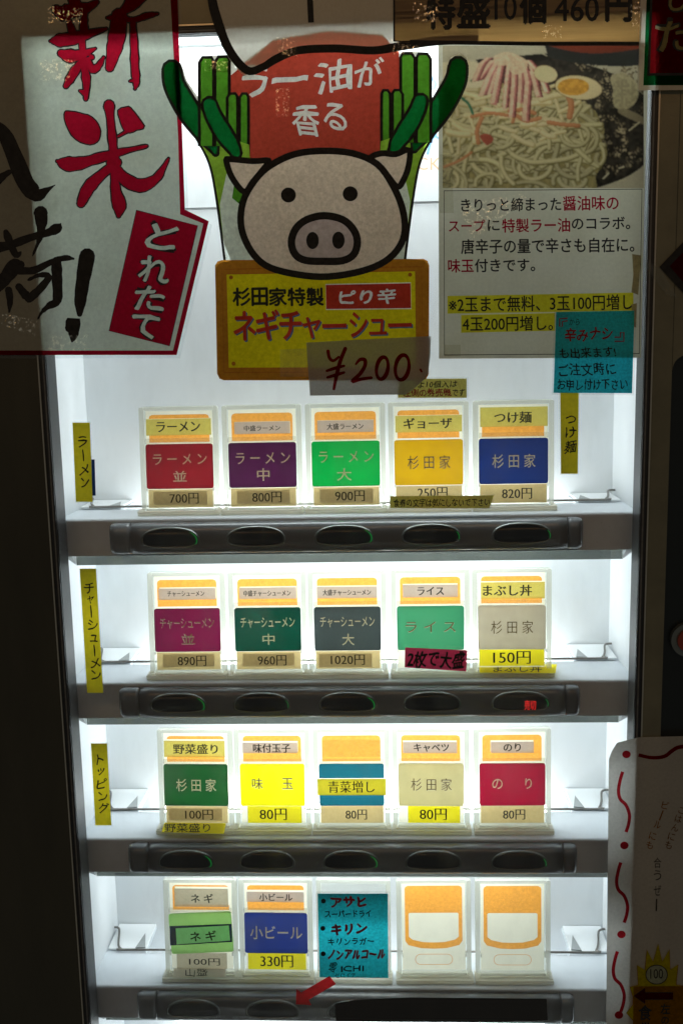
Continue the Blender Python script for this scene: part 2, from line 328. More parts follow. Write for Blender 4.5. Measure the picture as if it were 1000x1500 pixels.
class Print:
    """flat shapes painted over each other in pixel-like 2-D coordinates, cut into pieces that never overlap"""
    def __init__(s): s.items = []
    def tris(s, key, V, F): s.items.append((key, [(v[0], v[1]) for v in V], F))
    def poly(s, key, pts, sm=False, n=6):
        p = [q[:2] for q in (smooth_pts(pts, True, n) if sm else pts)]; s.tris(key, p, tri_poly(p)); return s
    def ell(s, key, cx, cy, rx, ry=None, n=28, e=2.0):
        ry = ry or rx
        def sg(v): return math.copysign(abs(v) ** (2 / e), v)
        return s.poly(key, [(cx + rx * sg(math.cos(2 * math.pi * k / n)), cy + ry * sg(math.sin(2 * math.pi * k / n))) for k in range(n)])
    def rib(s, key, pts, wd=None, closed=False, n=6, cap=True, grow=0, sm=True, jag=0):
        """pts (x, y) with one width or (x, y, width)"""
        P = [(p[0], p[1], (p[2] if len(p) > 2 else wd)) for p in pts]
        if sm: P = smooth_pts(P, closed, n)
        L = len(P); V = []; F = []
        for i, p in enumerate(P):
            a = P[(i - 1) % L] if closed or i > 0 else p; b = P[(i + 1) % L] if closed or i < L - 1 else p
            dx, dy = b[0] - a[0], b[1] - a[1]; q = math.hypot(dx, dy) or 1
            wv = max(.1, p[2]) / 2 + grow + (random.uniform(-jag, jag) if jag else 0)
            V += [(p[0] - dy / q * wv, p[1] + dx / q * wv), (p[0] + dy / q * wv, p[1] - dx / q * wv)]
        for i in range(L if closed else L - 1):
            j = (i + 1) % L; F += [(2 * i, 2 * i + 1, 2 * j + 1), (2 * i, 2 * j + 1, 2 * j)]
        s.tris(key, V, F)
        if cap and not closed:
            for p in (P[0], P[-1]): s.ell(key, p[0], p[1], max(.1, p[2]) / 2 + grow, n=10)
        return s
    def text(s, key, st, x0, y0, x1, y1, rot=0, off=0, sp=1.0, shear=0, bold=0, wob=None):
        hand = key[1] in ('pen_black', 'ink_deepred', 'ink_white_gap', 'ink_cream_text2', 'ink_cream_text', 'pen_redbrown') and y1 - y0 < 60
        if wob is None: wob = random.Random(st + str(int(x0))).uniform(0, 6) if hand else 0
        """string fitted into the box x0..x1, y0..y1 (y down), rotated clockwise by rot degrees about its centre"""
        if off > .006: bold = max(bold, off * abs(y1 - y0) * .8); off = 0
        if bold:
            for a_, b_ in ((-bold, 0), (bold, 0), (0, -bold), (0, bold)): s.text(key, st, x0 + a_, y0 + b_, x1 + a_, y1 + b_, rot, min(off, .02), sp, shear, 0, wob)
            return s
        V, F = glyphs(st, off, sp); cx, cy = (x0 + x1) / 2, (y0 + y1) / 2; c, q = math.cos(math.radians(rot)), math.sin(math.radians(rot)); R = []
        for u, v in V:
            dx = (u - .5) * (x1 - x0) + shear * (v - .5); dy = (.5 - v) * (y1 - y0)
            if wob:
                h_ = abs(y1 - y0); k_ = dx / h_; dy += h_ * (.05 * math.sin(3.1 * k_ + wob) + .025 * math.sin(9 * k_ + 2 * wob) - .05 * k_ / max(1, len(st) * .5)); dx += h_ * (.05 * math.sin(5.3 * dy / h_ + wob * 3) + .02 * math.sin(7 * k_ + wob))
            R.append((cx + dx * c - dy * q, cy + dx * q + dy * c))
        s.tris(key, R, F); return s
    def pieces(s):
        if not s.items: return {}
        vs = []; fs = []; owner = []
        for key, V, F in s.items:
            b = len(vs); vs += [Vector(v) for v in V]
            for f in F:
                pp = [V[i] for i in f]; a = area2(pp)
                if abs(a) < 1e-5: continue
                fs.append([b + i for i in (f if a > 0 else f[::-1])]); owner.append(key)
        es = set()
        for f in fs:
            for i in range(3): es.add((min(f[i], f[(i + 1) % 3]), max(f[i], f[(i + 1) % 3])))
        ov, oe, of, _, _, _ = delaunay_2d_cdt(vs, list(es), [], 0, 1e-4, True)
        O = np.array([(v[0], v[1]) for v in ov]); T = np.array([f[:3] for f in of]); C_ = O[T].mean(axis=1)
        ordx = np.argsort(C_[:, 0]); C_ = C_[ordx]; own = np.full(len(T), -1)
        for k, f in enumerate(fs):
            (ax, ay), (bx_, by_), (cx_, cy_) = [(vs[i][0], vs[i][1]) for i in f]
            lo = np.searchsorted(C_[:, 0], min(ax, bx_, cx_)); hi = np.searchsorted(C_[:, 0], max(ax, bx_, cx_))
            if hi <= lo: continue
            x = C_[lo:hi, 0]; y = C_[lo:hi, 1]; e = -1e-7
            m_ = ((bx_ - ax) * (y - ay) - (by_ - ay) * (x - ax) > e) & ((cx_ - bx_) * (y - by_) - (cy_ - by_) * (x - bx_) > e) & ((ax - cx_) * (y - cy_) - (ay - cy_) * (x - cx_) > e)
            own[lo:hi][m_] = k
        R = {}
        for q, k in zip(ordx, own):
            if k >= 0: R.setdefault(owner[k], []).append(tuple(int(i) for i in T[q]))
        res = {}
        for key, fl in R.items():
            idx = {}; V = []; F = []
            for f in fl:
                g = []
                for i in f:
                    if i not in idx: idx[i] = len(V); V.append((ov[i][0], ov[i][1]))
                    g.append(idx[i])
                F.append(tuple(g))
            res[key] = (V, F)
        return res
def put_print(pr, mapf, parent, part_of=None):
    """links the pieces: key = (object name, material); returns name -> object"""
    got = {}; byname = {}
    for (name, mat), vf in pr.pieces().items(): byname.setdefault(name, []).append((mat, vf))
    for name, lst in byname.items():
        if name in ('leek_leaf', 'leek_stem', 'pig_ear'):
            for sd in (0, 1):
                V = []; F = []; fm = []
                for mi, (mat, (v, f)) in enumerate(lst):
                    f2 = [g for g in f if (sum(v[i][0] for i in g) / 3 > 461) == bool(sd)]; b = len(V); V += [mapf(*p) for p in v]; F += [tuple(i + b for i in g) for g in f2]; fm += [mi] * len(f2)
                us = sorted({i for g in F for i in g}); ix = {i: k for k, i in enumerate(us)}
                mesh_obj(name, [V[i] for i in us], [tuple(ix[i] for i in g) for g in F], None, parent, mats=[m_[0] for m_ in lst], fm=fm)
            continue
        V = []; F = []; fm = []; mats = []
        for mi, (mat, (v, f)) in enumerate(lst):
            b = len(V); V += [mapf(*p) for p in v]; F += [tuple(i + b for i in g) for g in f]; fm += [mi] * len(f); mats.append(mat)
        got[name] = mesh_obj(name, V, F, None, parent, mats=mats, fm=fm)
    return got

# ------------------------------------------------------------------ the ticket machine
SZ = [0, -.149, -.298, -.447]        # shelf tops
FH = .0327; BY = .1017; D1 = .053; GY = -.030
mach = empty('ticket_machine', (0, .02, -.60), 'lit meal ticket machine with four shelves behind glass in a dark brown metal door', 'ticket machine')
zt = atY(280, 38, GY).z
XL, XR = -.2474, .2491
MB().box(-.62, XL - .0012, GY, -.004, -.60, .52, .001).build('door_stile', 'frame_paint', mach)
# right stile with a recessed black panel
bx0 = .2660; bz1 = .1316
MB().box(XR + .0012, bx0, GY, -.004, -.60, .52, .0008).build('door_stile', 'frame_bronze', mach)
mb = MB(); Vv = []; n = 8; r = .012
arc = [(bx0 + r - r * math.cos(t * math.pi / 2 / n), bz1 - r + r * math.sin(t * math.pi / 2 / n)) for t in range(n + 1)]
poly = [(bx0, .52), (bx0, bz1 - r)] + arc + [(.62, bz1), (.62, .52)]
for yy in (GY, -.012): Vv += [(x, yy, z) for x, z in poly]
L = len(poly); F = [tuple(L + i for i in range(L))[::-1]] + [(i, (i + 1) % L, L + (i + 1) % L, L + i) for i in range(L)]
F += [t for t in tri_poly(poly)]
mb.add(Vv, F).build('upper_panel', 'frame_bronze', mach)
MB().box(bx0 + .0005, .62, -.024, -.006, -.60, bz1 - .0005).build('button_panel', 'panel_black', mach)
MB().box(XL - .001, XR + .001, GY, -.0215, zt + .0012, .52, .0006).build('top_rail', 'frame_bronze', mach)
MB().box(-.25, .25, -.0213, -.004, .4705, .48).build('ceiling_panel', 'white_wall', mach)
mb = MB(); mb.box(XL - .0012, XL, GY - .0006, -.02, -.60, zt); mb.box(XR, XR + .0012, GY - .0006, -.02, -.60, zt); mb.box(XL - .0012, XR + .0012, GY - .0006, -.02, zt, zt + .0012)
mb.build('edge_trim', 'trim_metal', mach)
g = .0052
mb = MB(); mb.box(XL, XL + .0022, GY + .001, -.004, -.60, zt); mb.box(XL + .0036, XL + g, GY + .001, -.004, -.60, zt)
mb.box(XR - .0022, XR, GY + .001, -.004, -.60, zt); mb.box(XR - g, XR - .0036, GY + .001, -.004, -.60, zt)
mb.box(XL + g, XR - g, GY + .001, -.020, zt - .0022, zt - .0002); mb.box(XL + g, XR - g, GY + .001, -.020, zt - g, zt - .0036)
gk = mb.build('window_gasket', 'rubber_black', mach)
mb = MB(); mb.box(XL + .0022, XL + .0036, GY + .0016, -.005, -.60, zt); mb.box(XR - .0036, XR - .0022, GY + .0016, -.005, -.60, zt); mb.box(XL + g, XR - g, GY + .0016, -.020, zt - .0036, zt - .0022)
mb.build('gasket_lip', 'rubber_grey', gk)
MB().box(XL + g, XR - g, GY + .0008, GY + .0038, -.598, zt - g).build('glass_pane', 'glass', mach)
MB().box(-.262, .262, BY, BY + .01, -.60, .2734).build('back_wall', 'white_wall', mach)
MB().box(-.262, .262, BY - .0015, BY + .01, .2738, .48).build('header_wall', 'white_wall', mach)
for s in (-1, 1): MB().box(min(s * .25, s * .262), max(s * .25, s * .262), -.0038, BY - .0002, -.60, .48).build('side_wall', 'white_wall', mach)
MB().box(-.25, .25, -.0038, BY - .002, .47, .48).build('ceiling_panel', 'white_wall', mach)
MB().box(-.25, .25, -.0038, BY - .002, -.60, -.595).build('floor_panel', 'white_wall', mach)
mb = MB(); mb.box(-.2495, .2495, BY - .010, BY - .0016, .4130, .4142); mb.box(-.2495, .2495, BY - .008, BY - .0016, .4225, .4233); mb.build('lamp_ledge', 'white_tab', mach)
def tube_lamp(x0, x1, y, z, parent, r=.007, mat='tube_light'):
    return MB().tube([(x0 + (x1 - x0) * k / 6, y, z) for k in range(7)], r, 10).build('fluorescent_tube', mat, parent, True)
tube_lamp(-.22, .22, -.010, .412, mach, .008, 'tube_light_top')
tube_lamp(-.22, .22, .060, .455, mach, .008, 'tube_light_top')
# header print, partly hidden behind the posters
pr = Print(); pr.text(('header_letter', 'ink_print_orange'), 'C', 611, 231, 626, 249); pr.text(('header_print', 'ink_print_orange'), 'K', 630, 231, 645, 249)
pr.rib(('header_print', 'ink_print_blue'), [(638, 196), (631, 207), (626, 225)], 3.6); pr.rib(('header_print', 'ink_print_blue'), [(633, 196), (642, 203)], 3)
pr.rib(('header_print', 'ink_print_blue'), [(631, 113), (638, 122), (635, 130)], 3.4)
put_print(pr, lambda x, y: atY(x, y, BY - .0019), mach)

RZ0, RZ1 = -.0032, -.0305
def rail_y(t, bulge=.0085, base=-.0028):
    return base - bulge * max(0, 1 - abs(t) ** 2.6) ** (1 / 2.6)
def rail_piece(x0, x1, inset0=0, inset1=0, nx=6, nz=22):
    """convex bar between x0 and x1; the ends may round off (inset)"""
    mb = MB(); V = []; F = []
    zc = (RZ0 + RZ1) / 2; h = (RZ0 - RZ1) / 2
    cols = []
    X = [x0 + (x1 - x0) * i / nx for i in range(nx + 1)]
    if inset0: X = [x0 + inset0 * (1 - math.cos(math.pi / 2 * k / 8)) for k in range(9)] + [x for x in X if x > x0 + inset0 * 1.05]
    if inset1: X = [x for x in X if x < x1 - inset1 * 1.05] + [x1 - inset1 * (1 - math.sin(math.pi / 2 * k / 8)) for k in range(9)]
    for x in X:
        e = 1
        if inset0 and x < x0 + inset0: e = math.sqrt(max(.02, 1 - ((x0 + inset0 - x) / inset0) ** 2))
        if inset1 and x > x1 - inset1: e = math.sqrt(max(.02, 1 - ((x - x1 + inset1) / inset1) ** 2))
        ez_ = .80 + .20 * e
        for k in range(nz + 1):
            a = -math.pi / 2 + math.pi * k / nz; t = math.sin(a)
            V.append((x, rail_y(t, .0085 * (.35 + .65 * e)), zc + t * h * ez_))
        V.append((x, -.0002, zc + h * ez_)); V.append((x, -.0002, zc - h * ez_))
    n = nz + 3
    order = list(range(nz + 1)) + [nz + 1, nz + 2]
    for i in range(len(X) - 1):
        for k in range(n):
            a, b = order[k], order[(k + 1) % n]
            F.append((i * n + a, (i + 1) * n + a, (i + 1) * n + b, i * n + b))
    F.append(tuple(order)); F.append(tuple((len(X) - 1) * n + o for o in reversed(order)))
    return V, F
def on_rail(x, z, zs, out):
    zc = zs + (RZ0 + RZ1) / 2; h = (RZ0 - RZ1) / 2; t = max(-1, min(1, (z - zc) / h))
    return (x, rail_y(t) - out, z)
def button_outline(k, n, grow=0):
    a = 2 * math.pi * k / n; c, s = math.cos(a), math.sin(a)
    x = math.copysign(abs(c) ** .80, c) * (.0240 + grow)
    z = (abs(s) ** .95) * (.0098 + grow) if s > 0 else -(abs(s) ** .55) * (.0064 + grow)
    return x, z - .0002
BX = [-.1503, -.0762, -.0005, .0735, .1500]
LIT = {(0, 0): 1, (0, 2): 1, (1, 0): 1, (1, 2): 1, (2, 0): 1, (2, 2): 1, (0, 3): .3, (0, 4): .3, (1, 4): .3, (2, 4): .4, (1, 1): .2}
for r_, zs in enumerate(SZ):
    # the shelf: one folded sheet, rounded along its front edge
    prof = [(D1, 0), (.0022, 0), (.0011, -.0003), (.0003, -.0011), (0, -.0022), (0, -FH), (.0016, -FH), (.0016, -.0024), (D1, -.0018)]
    V = []; 
    for x in (-.2496, .2496): V += [(x, y, zs + z) for y, z in prof]
    L = len(prof); F = [(i, (i + 1) % L, L + (i + 1) % L, L + i) for i in range(L)] + [tuple(range(L))[::-1], tuple(range(L, 2 * L))]
    mb = MB().add(V, F)
    for s in (-1, 1):
        a, b = (-.2496, -.2090) if s < 0 else (.2085, .2496)
        mb.box(a, b, D1 + .0002, BY - .0003, zs - .0026, zs - .0008)
    sh = mb.build('shelf', 'shelf_paint', mach)
    mb = MB()
    for s in (-1, 1):
        a, b = (-.2480, -.2095) if s < 0 else (.2095, .2480)
        MB().box(a, b, D1 + .004, BY - .001, zs + .0000, zs + .0022, .0004).build('bracket', 'white_tab', sh, False)
    for s in (-1, 1):
        x = s * .2205; V = [(x, D1 + .004, zs + .0023), (x - s * .010, D1 + .0045, zs + .0026), (x - s * .004, D1 + .030, zs + .0026), (x, D1 + .004, zs + .0032), (x - s * .010, D1 + .0045, zs + .0035), (x - s * .004, D1 + .030, zs + .0030)]
        MB().add(V, [(0, 1, 2), (3, 5, 4), (0, 3, 4, 1), (1, 4, 5, 2), (2, 5, 3, 0)]).build('gusset', 'gusset_grey', sh)
    V, F = rail_piece(-.1845, .1885, nx=40); mesh_obj('button_rail', [(x, y, z + zs) for x, y, z in V], F, 'dark_rail', sh, True)
    for a, b, i0, i1 in ((-.2040, -.1858, .006, 0), (.1898, .2020, 0, .006)):
        V, F = rail_piece(a, b, i0, i1); mesh_obj('end_cap', [(x, y, z + zs) for x, y, z in V], F, 'dark_rail', sh, True)
    for b_, bx in enumerate(BX):
        n = 40; zc = zs - .0170
        # rim ring and domed face follow the rail
        V = []; F = []
        for k in range(n):
            for gr, o in ((.0014, .0000), (.0009, .0011), (.0001, .0012), (-.0005, .0001)):
                x, z = button_outline(k, n, gr); V.append(on_rail(bx + x, zc + z, zs, o))
        for k in range(n):
            for q in range(3): F.append((4 * k + q, 4 * ((k + 1) % n) + q, 4 * ((k + 1) % n) + q + 1, 4 * k + q + 1))
        mesh_obj('button_rim', V, F, 'button_rim', sh, True)
        V = []; F = []; R = [1, .93, .8, .5]
        for k in range(n):
            x, z = button_outline(k, n, -.0005)
            for q, f in enumerate(R): V.append(on_rail(bx + x * f, zc + z * f, zs, .0002 + .0016 * (1 - f ** 3)))
        V.append(on_rail(bx, zc, zs, .0019)); c = len(V) - 1
        for k in range(n):
            for q in range(3): F.append((4 * k + q, 4 * ((k + 1) % n) + q, 4 * ((k + 1) % n) + q + 1, 4 * k + q + 1))
            F.append((4 * k + 3, 4 * ((k + 1) % n) + 3, c))
        mesh_obj('push_button', V, F, 'button_black', sh, True)
        lit = LIT.get((r_, b_), 0)
        if lit:
            V = []; F = []; ks = range(-3, 6) if lit == 1 else range(-1, 4)
            for k in ks:
                for gr in (-.0002, -.0006 - .0006 * lit * max(0, 1 - abs(k - 1) / 5)):
                    x, z = button_outline(k % n, n, gr); V.append(on_rail(bx + x, zc + z, zs, .0014))
            for i in range(len(V) // 2 - 1): F.append((2 * i, 2 * i + 1, 2 * i + 3, 2 * i + 2))
            mesh_obj('indicator_light', V, F, 'green_led', sh)
        if (r_, b_) == (1, 4):
            V, F = glyphs('売切', 0); mesh_obj('sold_out_sign', [on_rail(bx + .0030 + u * .0098, zc - .0050 + v * .0088, zs, .0026) for u, v in V], F, 'red_led', sh)
    MB().box(-.2400, .2400, .0110, .0122, zs - FH - .0105, zs - FH + .004).build('lamp_cover', 'lamp_cover', sh)
    mb = MB()
    for s in (-1, 1):
        a, b = (-.2480, -.2405) if s < 0 else (.2405, .2480)
        MB().add([(a, .001, zs - FH), (b, .001, zs - FH), (b, .0125, zs - FH), (a, .0125, zs - FH), (a if s > 0 else b, .0118, zs - FH - .0105), (a if s > 0 else b, .0125, zs - FH - .0105)],
               [(0, 1, 2, 3), (0, 4, 1), (2, 5, 3), (1, 4, 5, 2), (0, 3, 5, 4)]).build('cover_bracket', 'white_tab', sh)
    tube_lamp(-.188, .188, .079, zs - .012 if r_ < 3 else zs - .085, sh)
    rw = random.Random(r_); dz = rw.uniform(-.001, .001)
    pts = [(-.2497, .088, zs + .006), (-.2455, .087, zs + .006), (-.2425, .080, zs + .0062), (-.2385, .061, zs + .004 + dz), (-.2340, .0555, zs + .0028), (-.228, .0545, zs + .0025),
           (-.1, .0545, zs + .0025), (.1, .0545, zs + .0025), (.228, .0545, zs + .0025), (.2345, .0570, zs + .003), (.2385, .066, zs + .0045), (.2420, .082, zs + .0065), (.2458, .087, zs + .0065), (.2497, .088, zs + .0065)]
    MB().tube(smooth_pts(pts, n=4), .0011, 7).build('wire', 'wire_steel', sh, True)
# round button with a red-orange cap low on the right panel
bc = atY(1005, 935, -.024)
pb = MB().tube([(bc.x, -.0245, bc.z), (bc.x, -.0300, bc.z)], .0145, 32).build('round_button', 'button_rim', mach)
MB().tube([(bc.x, -.0302, bc.z), (bc.x, -.0325, bc.z)], .0098, 32).build('button_cap', 'red_orange_cap', pb)

# ------------------------------------------------------------------ acrylic menu card holders
TILT = math.atan2(.007, .092); CT, ST = math.cos(TILT), math.sin(TILT)
class CardFrame:
    """u across, v up the card, w towards the viewer; local to the holder's base"""
    def __call__(s, u, v, w): return Vector((u, .016 + v * ST - w * CT, .0035 + v * CT + w * ST * .0))
P3 = CardFrame()
def slab(mb, u0, u1, v0, v1, w0, w1, rad=0, seg=4):
    """plate in card coordinates with rounded corners"""
    if rad:
        pts = []
        for cx_, cy_, a0 in ((u1 - rad, v1 - rad, 0), (u0 + rad, v1 - rad, 90), (u0 + rad, v0 + rad, 180), (u1 - rad, v0 + rad, 270)):
            for k in range(seg + 1):
                a = math.radians(a0 + 90 * k / seg); pts.append((cx_ + rad * math.cos(a), cy_ + rad * math.sin(a)))
    else: pts = [(u0, v0), (u1, v0), (u1, v1), (u0, v1)]
    L = len(pts); V = [P3(u, v, w0) for u, v in pts] + [P3(u, v, w1) for u, v in pts]
    return mb.add(V, [tuple(range(L))[::-1], tuple(range(L, 2 * L))] + [(i, (i + 1) % L, L + (i + 1) % L, L + i) for i in range(L)])
def flat(name, u0, u1, v0, v1, w, mat, parent, rot=0, rough_edge=None, rng=None):
    """a thin label: a sheet with slightly uneven corners"""
    cu, cv = (u0 + u1) / 2, (v0 + v1) / 2; c, s = math.cos(math.radians(rot)), math.sin(math.radians(rot)); V = []
    for u, v in ((u0, v0), (u1, v0), (u1, v1), (u0, v1)):
        du, dv = u - cu, v - cv; V.append(P3(cu + du * c - dv * s, cv + du * s + dv * c, w))
    return mesh_obj(name, V, [(0, 1, 2, 3)], mat, parent, local=True)
def letter(name, st, u0, u1, v0, v1, w, mat, parent, rot=0, off=0, serif=False, thick=0, sp=1.0):
    V, F = glyphs(st, off - .006 if serif else off, sp); cu, cv = (u0 + u1) / 2, (v0 + v1) / 2; c, s = math.cos(math.radians(rot)), math.sin(math.radians(rot))
    mb = MB()
    em = (v1 - v0)
    for q, sh_ in enumerate((-.022, .022) if serif else (0,)):
        pts = []
        for u, v in V:
            du = (u - .5) * (u1 - u0) + sh_ * em; dv = (v - .5) * (v1 - v0); pts.append((cu + du * c - dv * s, cv + du * s + dv * c))
        if thick:
            b = [P3(u, v, w) for u, v in pts]; t_ = [P3(u, v, w + thick) for u, v in pts]; L = len(pts)
            ed = {}
            for f in F:
                for i in range(3):
                    a_, b_ = f[i], f[(i + 1) % 3]
                    if (b_, a_) in ed: ed.pop((b_, a_))
                    else: ed[(a_, b_)] = 1
            mb.add(b + t_, [tuple(i + L for i in f) for f in F] + [(a_, b_, b_ + L, a_ + L) for a_, b_ in ed])
        else: mb.add([P3(u, v, w + q * .00006) for u, v in pts], F)
    return mb.build(name, mat, parent, local=True)

RC = random.Random(21)
def holder(label, x, zs, yoff=0):
    root = empty('menu_card_holder', (x, .0065 + yoff, zs), label, 'menu card', 'acrylic menu card holders standing on the shelves')
    root.rotation_euler.z = math.radians(RC.uniform(-.9, .9))
    mb = MB(); slab(mb, -.0350, .0350, 0, .0920, -.0012, 0, .003); mb.build('back_plate', 'acrylic_clear', root, local=True)
    mb = MB()
    for s in (-1, 1):
        a, b = sorted((s * .0350, s * .0308)); slab(MB(), a, b, .0005, .0915, .0001, .0042, .0013, 2).build('side_rim', 'acrylic_edge', root, local=True)
    slab(MB(), -.0307, .0307, .0885, .0915, .0001, .0040).build('top_rim', 'acrylic_edge', root, local=True)
    slab(MB(), -.0306, .0306, -.0010, .0016, .0001, .0050).build('card_lip', 'acrylic_edge', root, local=True)
    for s in (-1, 1):
        a, b = sorted((s * .0306, s * .0292)); slab(MB(), a, b, .0170, .0200, .0030, .0048).build('card_clip', 'acrylic_edge', root, local=True)
    mb = MB(); mb.box(-.0362, .0362, .0005, .0190, .0004, .0022, .0006); mb.box(-.0362, .0362, .0000, .0024, .0023, .0048, .0008)
    mb.box(-.0330, .0330, .0075, .0092, .0023, .0036, .0004)
    for s in (-1, 1):
        a, b = sorted((s * .0362, s * .0325)); mb.box(a, b, .0026, .0168, .0023, .0050, .0006)
    mb.build('foot', 'acrylic_foot', root, local=True)
    return root
def insert(root, blank=False, hole=None, top=.0845):
    ins = flat('card_insert', -.0298, .0298, .0018, .0878, .0004, 'insert_cream', root)
    pr = Print(); K = ('printed_frame', 'ink_orange')
    def rr(u0, u1, v0, v1, r=.003):
        return [(u + r * math.cos(math.radians(a)), v + r * math.sin(math.radians(a))) for u, v, a0 in ((u1 - r, v1 - r, 0), (u0 + r, v1 - r, 90), (u0 + r, v0 + r, 180), (u1 - r, v0 + r, 270)) for a in range(a0, a0 + 91, 18)]
    S = 1000
    sc_ = lambda P: [(a * S, b * S) for a, b in P]
    outer = rr(-.0270, .0270, .040, top, .0035)
    P = [(-.0270, .0305), (-.024, .0262), (-.012, .0232), (0, .0226), (.012, .0232), (.024, .0262), (.0270, .0305)]
    if not blank:
        pr.poly(K, sc_([(-.0270, .0600), (.0270, .0600), (.0270, top - .003), (.0262, top - .001), (.024, top), (-.024, top), (-.0262, top - .001), (-.0270, top - .003)]))
        if hole: u0_, u1_, v0_, v1_ = [h * S for h in hole]; pr.poly(('cut', 'ink_orange'), [(u0_, v0_), (u1_, v0_), (u1_, v1_), (u0_, v1_)])
    else: pr.poly(K, sc_([(-.0270, .045)] + P + [(.0270, .045), (.0270, top - .003), (.0262, top - .001), (.024, top), (-.024, top), (-.0262, top - .001), (-.0270, top - .003)]))
    cut = ('cut', 'ink_orange')
    if blank: pr.poly(cut, sc_([(-.0235, .0345), (-.0200, .0316), (-.010, .0292), (0, .0288), (.010, .0292), (.0200, .0316), (.0235, .0345), (.0235, .0570), (.0225, .0580), (-.0225, .0580), (-.0235, .0570)]))
    ring = lambda r_, e: [(u * S, v * S) for u, v in rr(-.0178 + e, .0178 - e, .0068 + e, .0175 - e, .0053 - e)]
    if blank: pr.poly(K, ring(0, 0)); pr.poly(cut, ring(0, .0005))
    pc = pr.pieces(); V, F = pc[K]
    mesh_obj('printed_frame', [P3(a / S, b / S, .0006) for a, b in V], F, 'ink_orange', root, local=True)
    return ins
def plate(root, mat, texts, eng='engraving', rot=0, band=None, v0=.0190, v1=.0588, dark=None):
    w0, w1 = .0026, .0036; r = .0022; S = 1000
    c, s = math.cos(math.radians(rot)), math.sin(math.radians(rot)); cv = (v0 + v1) / 2
    def pm(x, y, w):
        u, dv = x / S, y / S - cv; return P3(u * c - dv * s, cv + u * s + dv * c, w)
    pts = [((u + r * math.cos(math.radians(a))) * S, (v + r * math.sin(math.radians(a))) * S) for u, v, a0 in ((.03 - r, v1 - r, 0), (-.03 + r, v1 - r, 90), (-.03 + r, v0 + r, 180), (.03 - r, v0 + r, 270)) for a in range(a0, a0 + 91, 18)]
    pr = Print(); pr.poly(('p', 'p'), pts)
    for st, a, b, c0, c1 in texts: pr.text(('e', 'e'), st, a * S, c1 * S, b * S, c0 * S, off=.004)
    if band: pr.poly(('b', 'b'), [(a * S, b * S) for a, b in ((-.0301, band[0]), (.0301, band[0]), (.0301, band[1]), (-.0301, band[1]))])
    pc = pr.pieces(); V, F = pc[('p', 'p')]; L = len(pts)
    mb = MB(); mb.add([pm(x, y, w1) for x, y in V], F)
    mb.add([pm(x, y, w0) for x, y in pts] + [pm(x, y, w1) for x, y in pts], [(i, (i + 1) % L, L + (i + 1) % L, L + i) for i in range(L)])
    p = mb.build('ticket_plate', mat, root, local=True)
    if ('e', 'e') in pc:
        V, F = pc[('e', 'e')]; mesh_obj('engraving', [pm(x, y, w1 - .0004) for x, y in V], F, eng, p, local=True)
    return p
def name_label(root, st, mat, u0, u1, v0, v1, tu0, tu1, tv0, tv1, serif=True, pen='ink_black', rot=0):
    l_ = flat('name_label', u0, u1, v0, v1, .0042, mat, root, rot)
    if st: letter('lettering', st, tu0, tu1, tv0, tv1, .0044, pen, l_, rot, serif=serif, off=.012)
    return l_
def price_label(root, st, mat='label_tan', u0=-.0288, u1=.0288, v0=.0020, v1=.0182, rot=0, tu=(-.0098, .0160), tv=(.0055, .0150), inner=None):
    l_ = flat('price_label', u0, u1, v0, v1, .0022, mat, root, rot)
    if inner: flat('paper_patch', *inner, .0024, 'label_grey', l_)
    letter('lettering', st, tu[0], tu[1], tv[0], tv[1], .0027, 'ink_black', l_, rot, serif=True)
    return l_
RA = [('ラーメン', -.0235, .0250, .0395, .0475)]
SUGI = [('杉 田 家', -.0185, .0190, .0330, .0450)]
CHA = [('チャーシューメン', -.0245, .0245, .0405, .0500)]
HD = dict(u0=-.0245, u1=.0245, v0=.0700, v1=.0805)
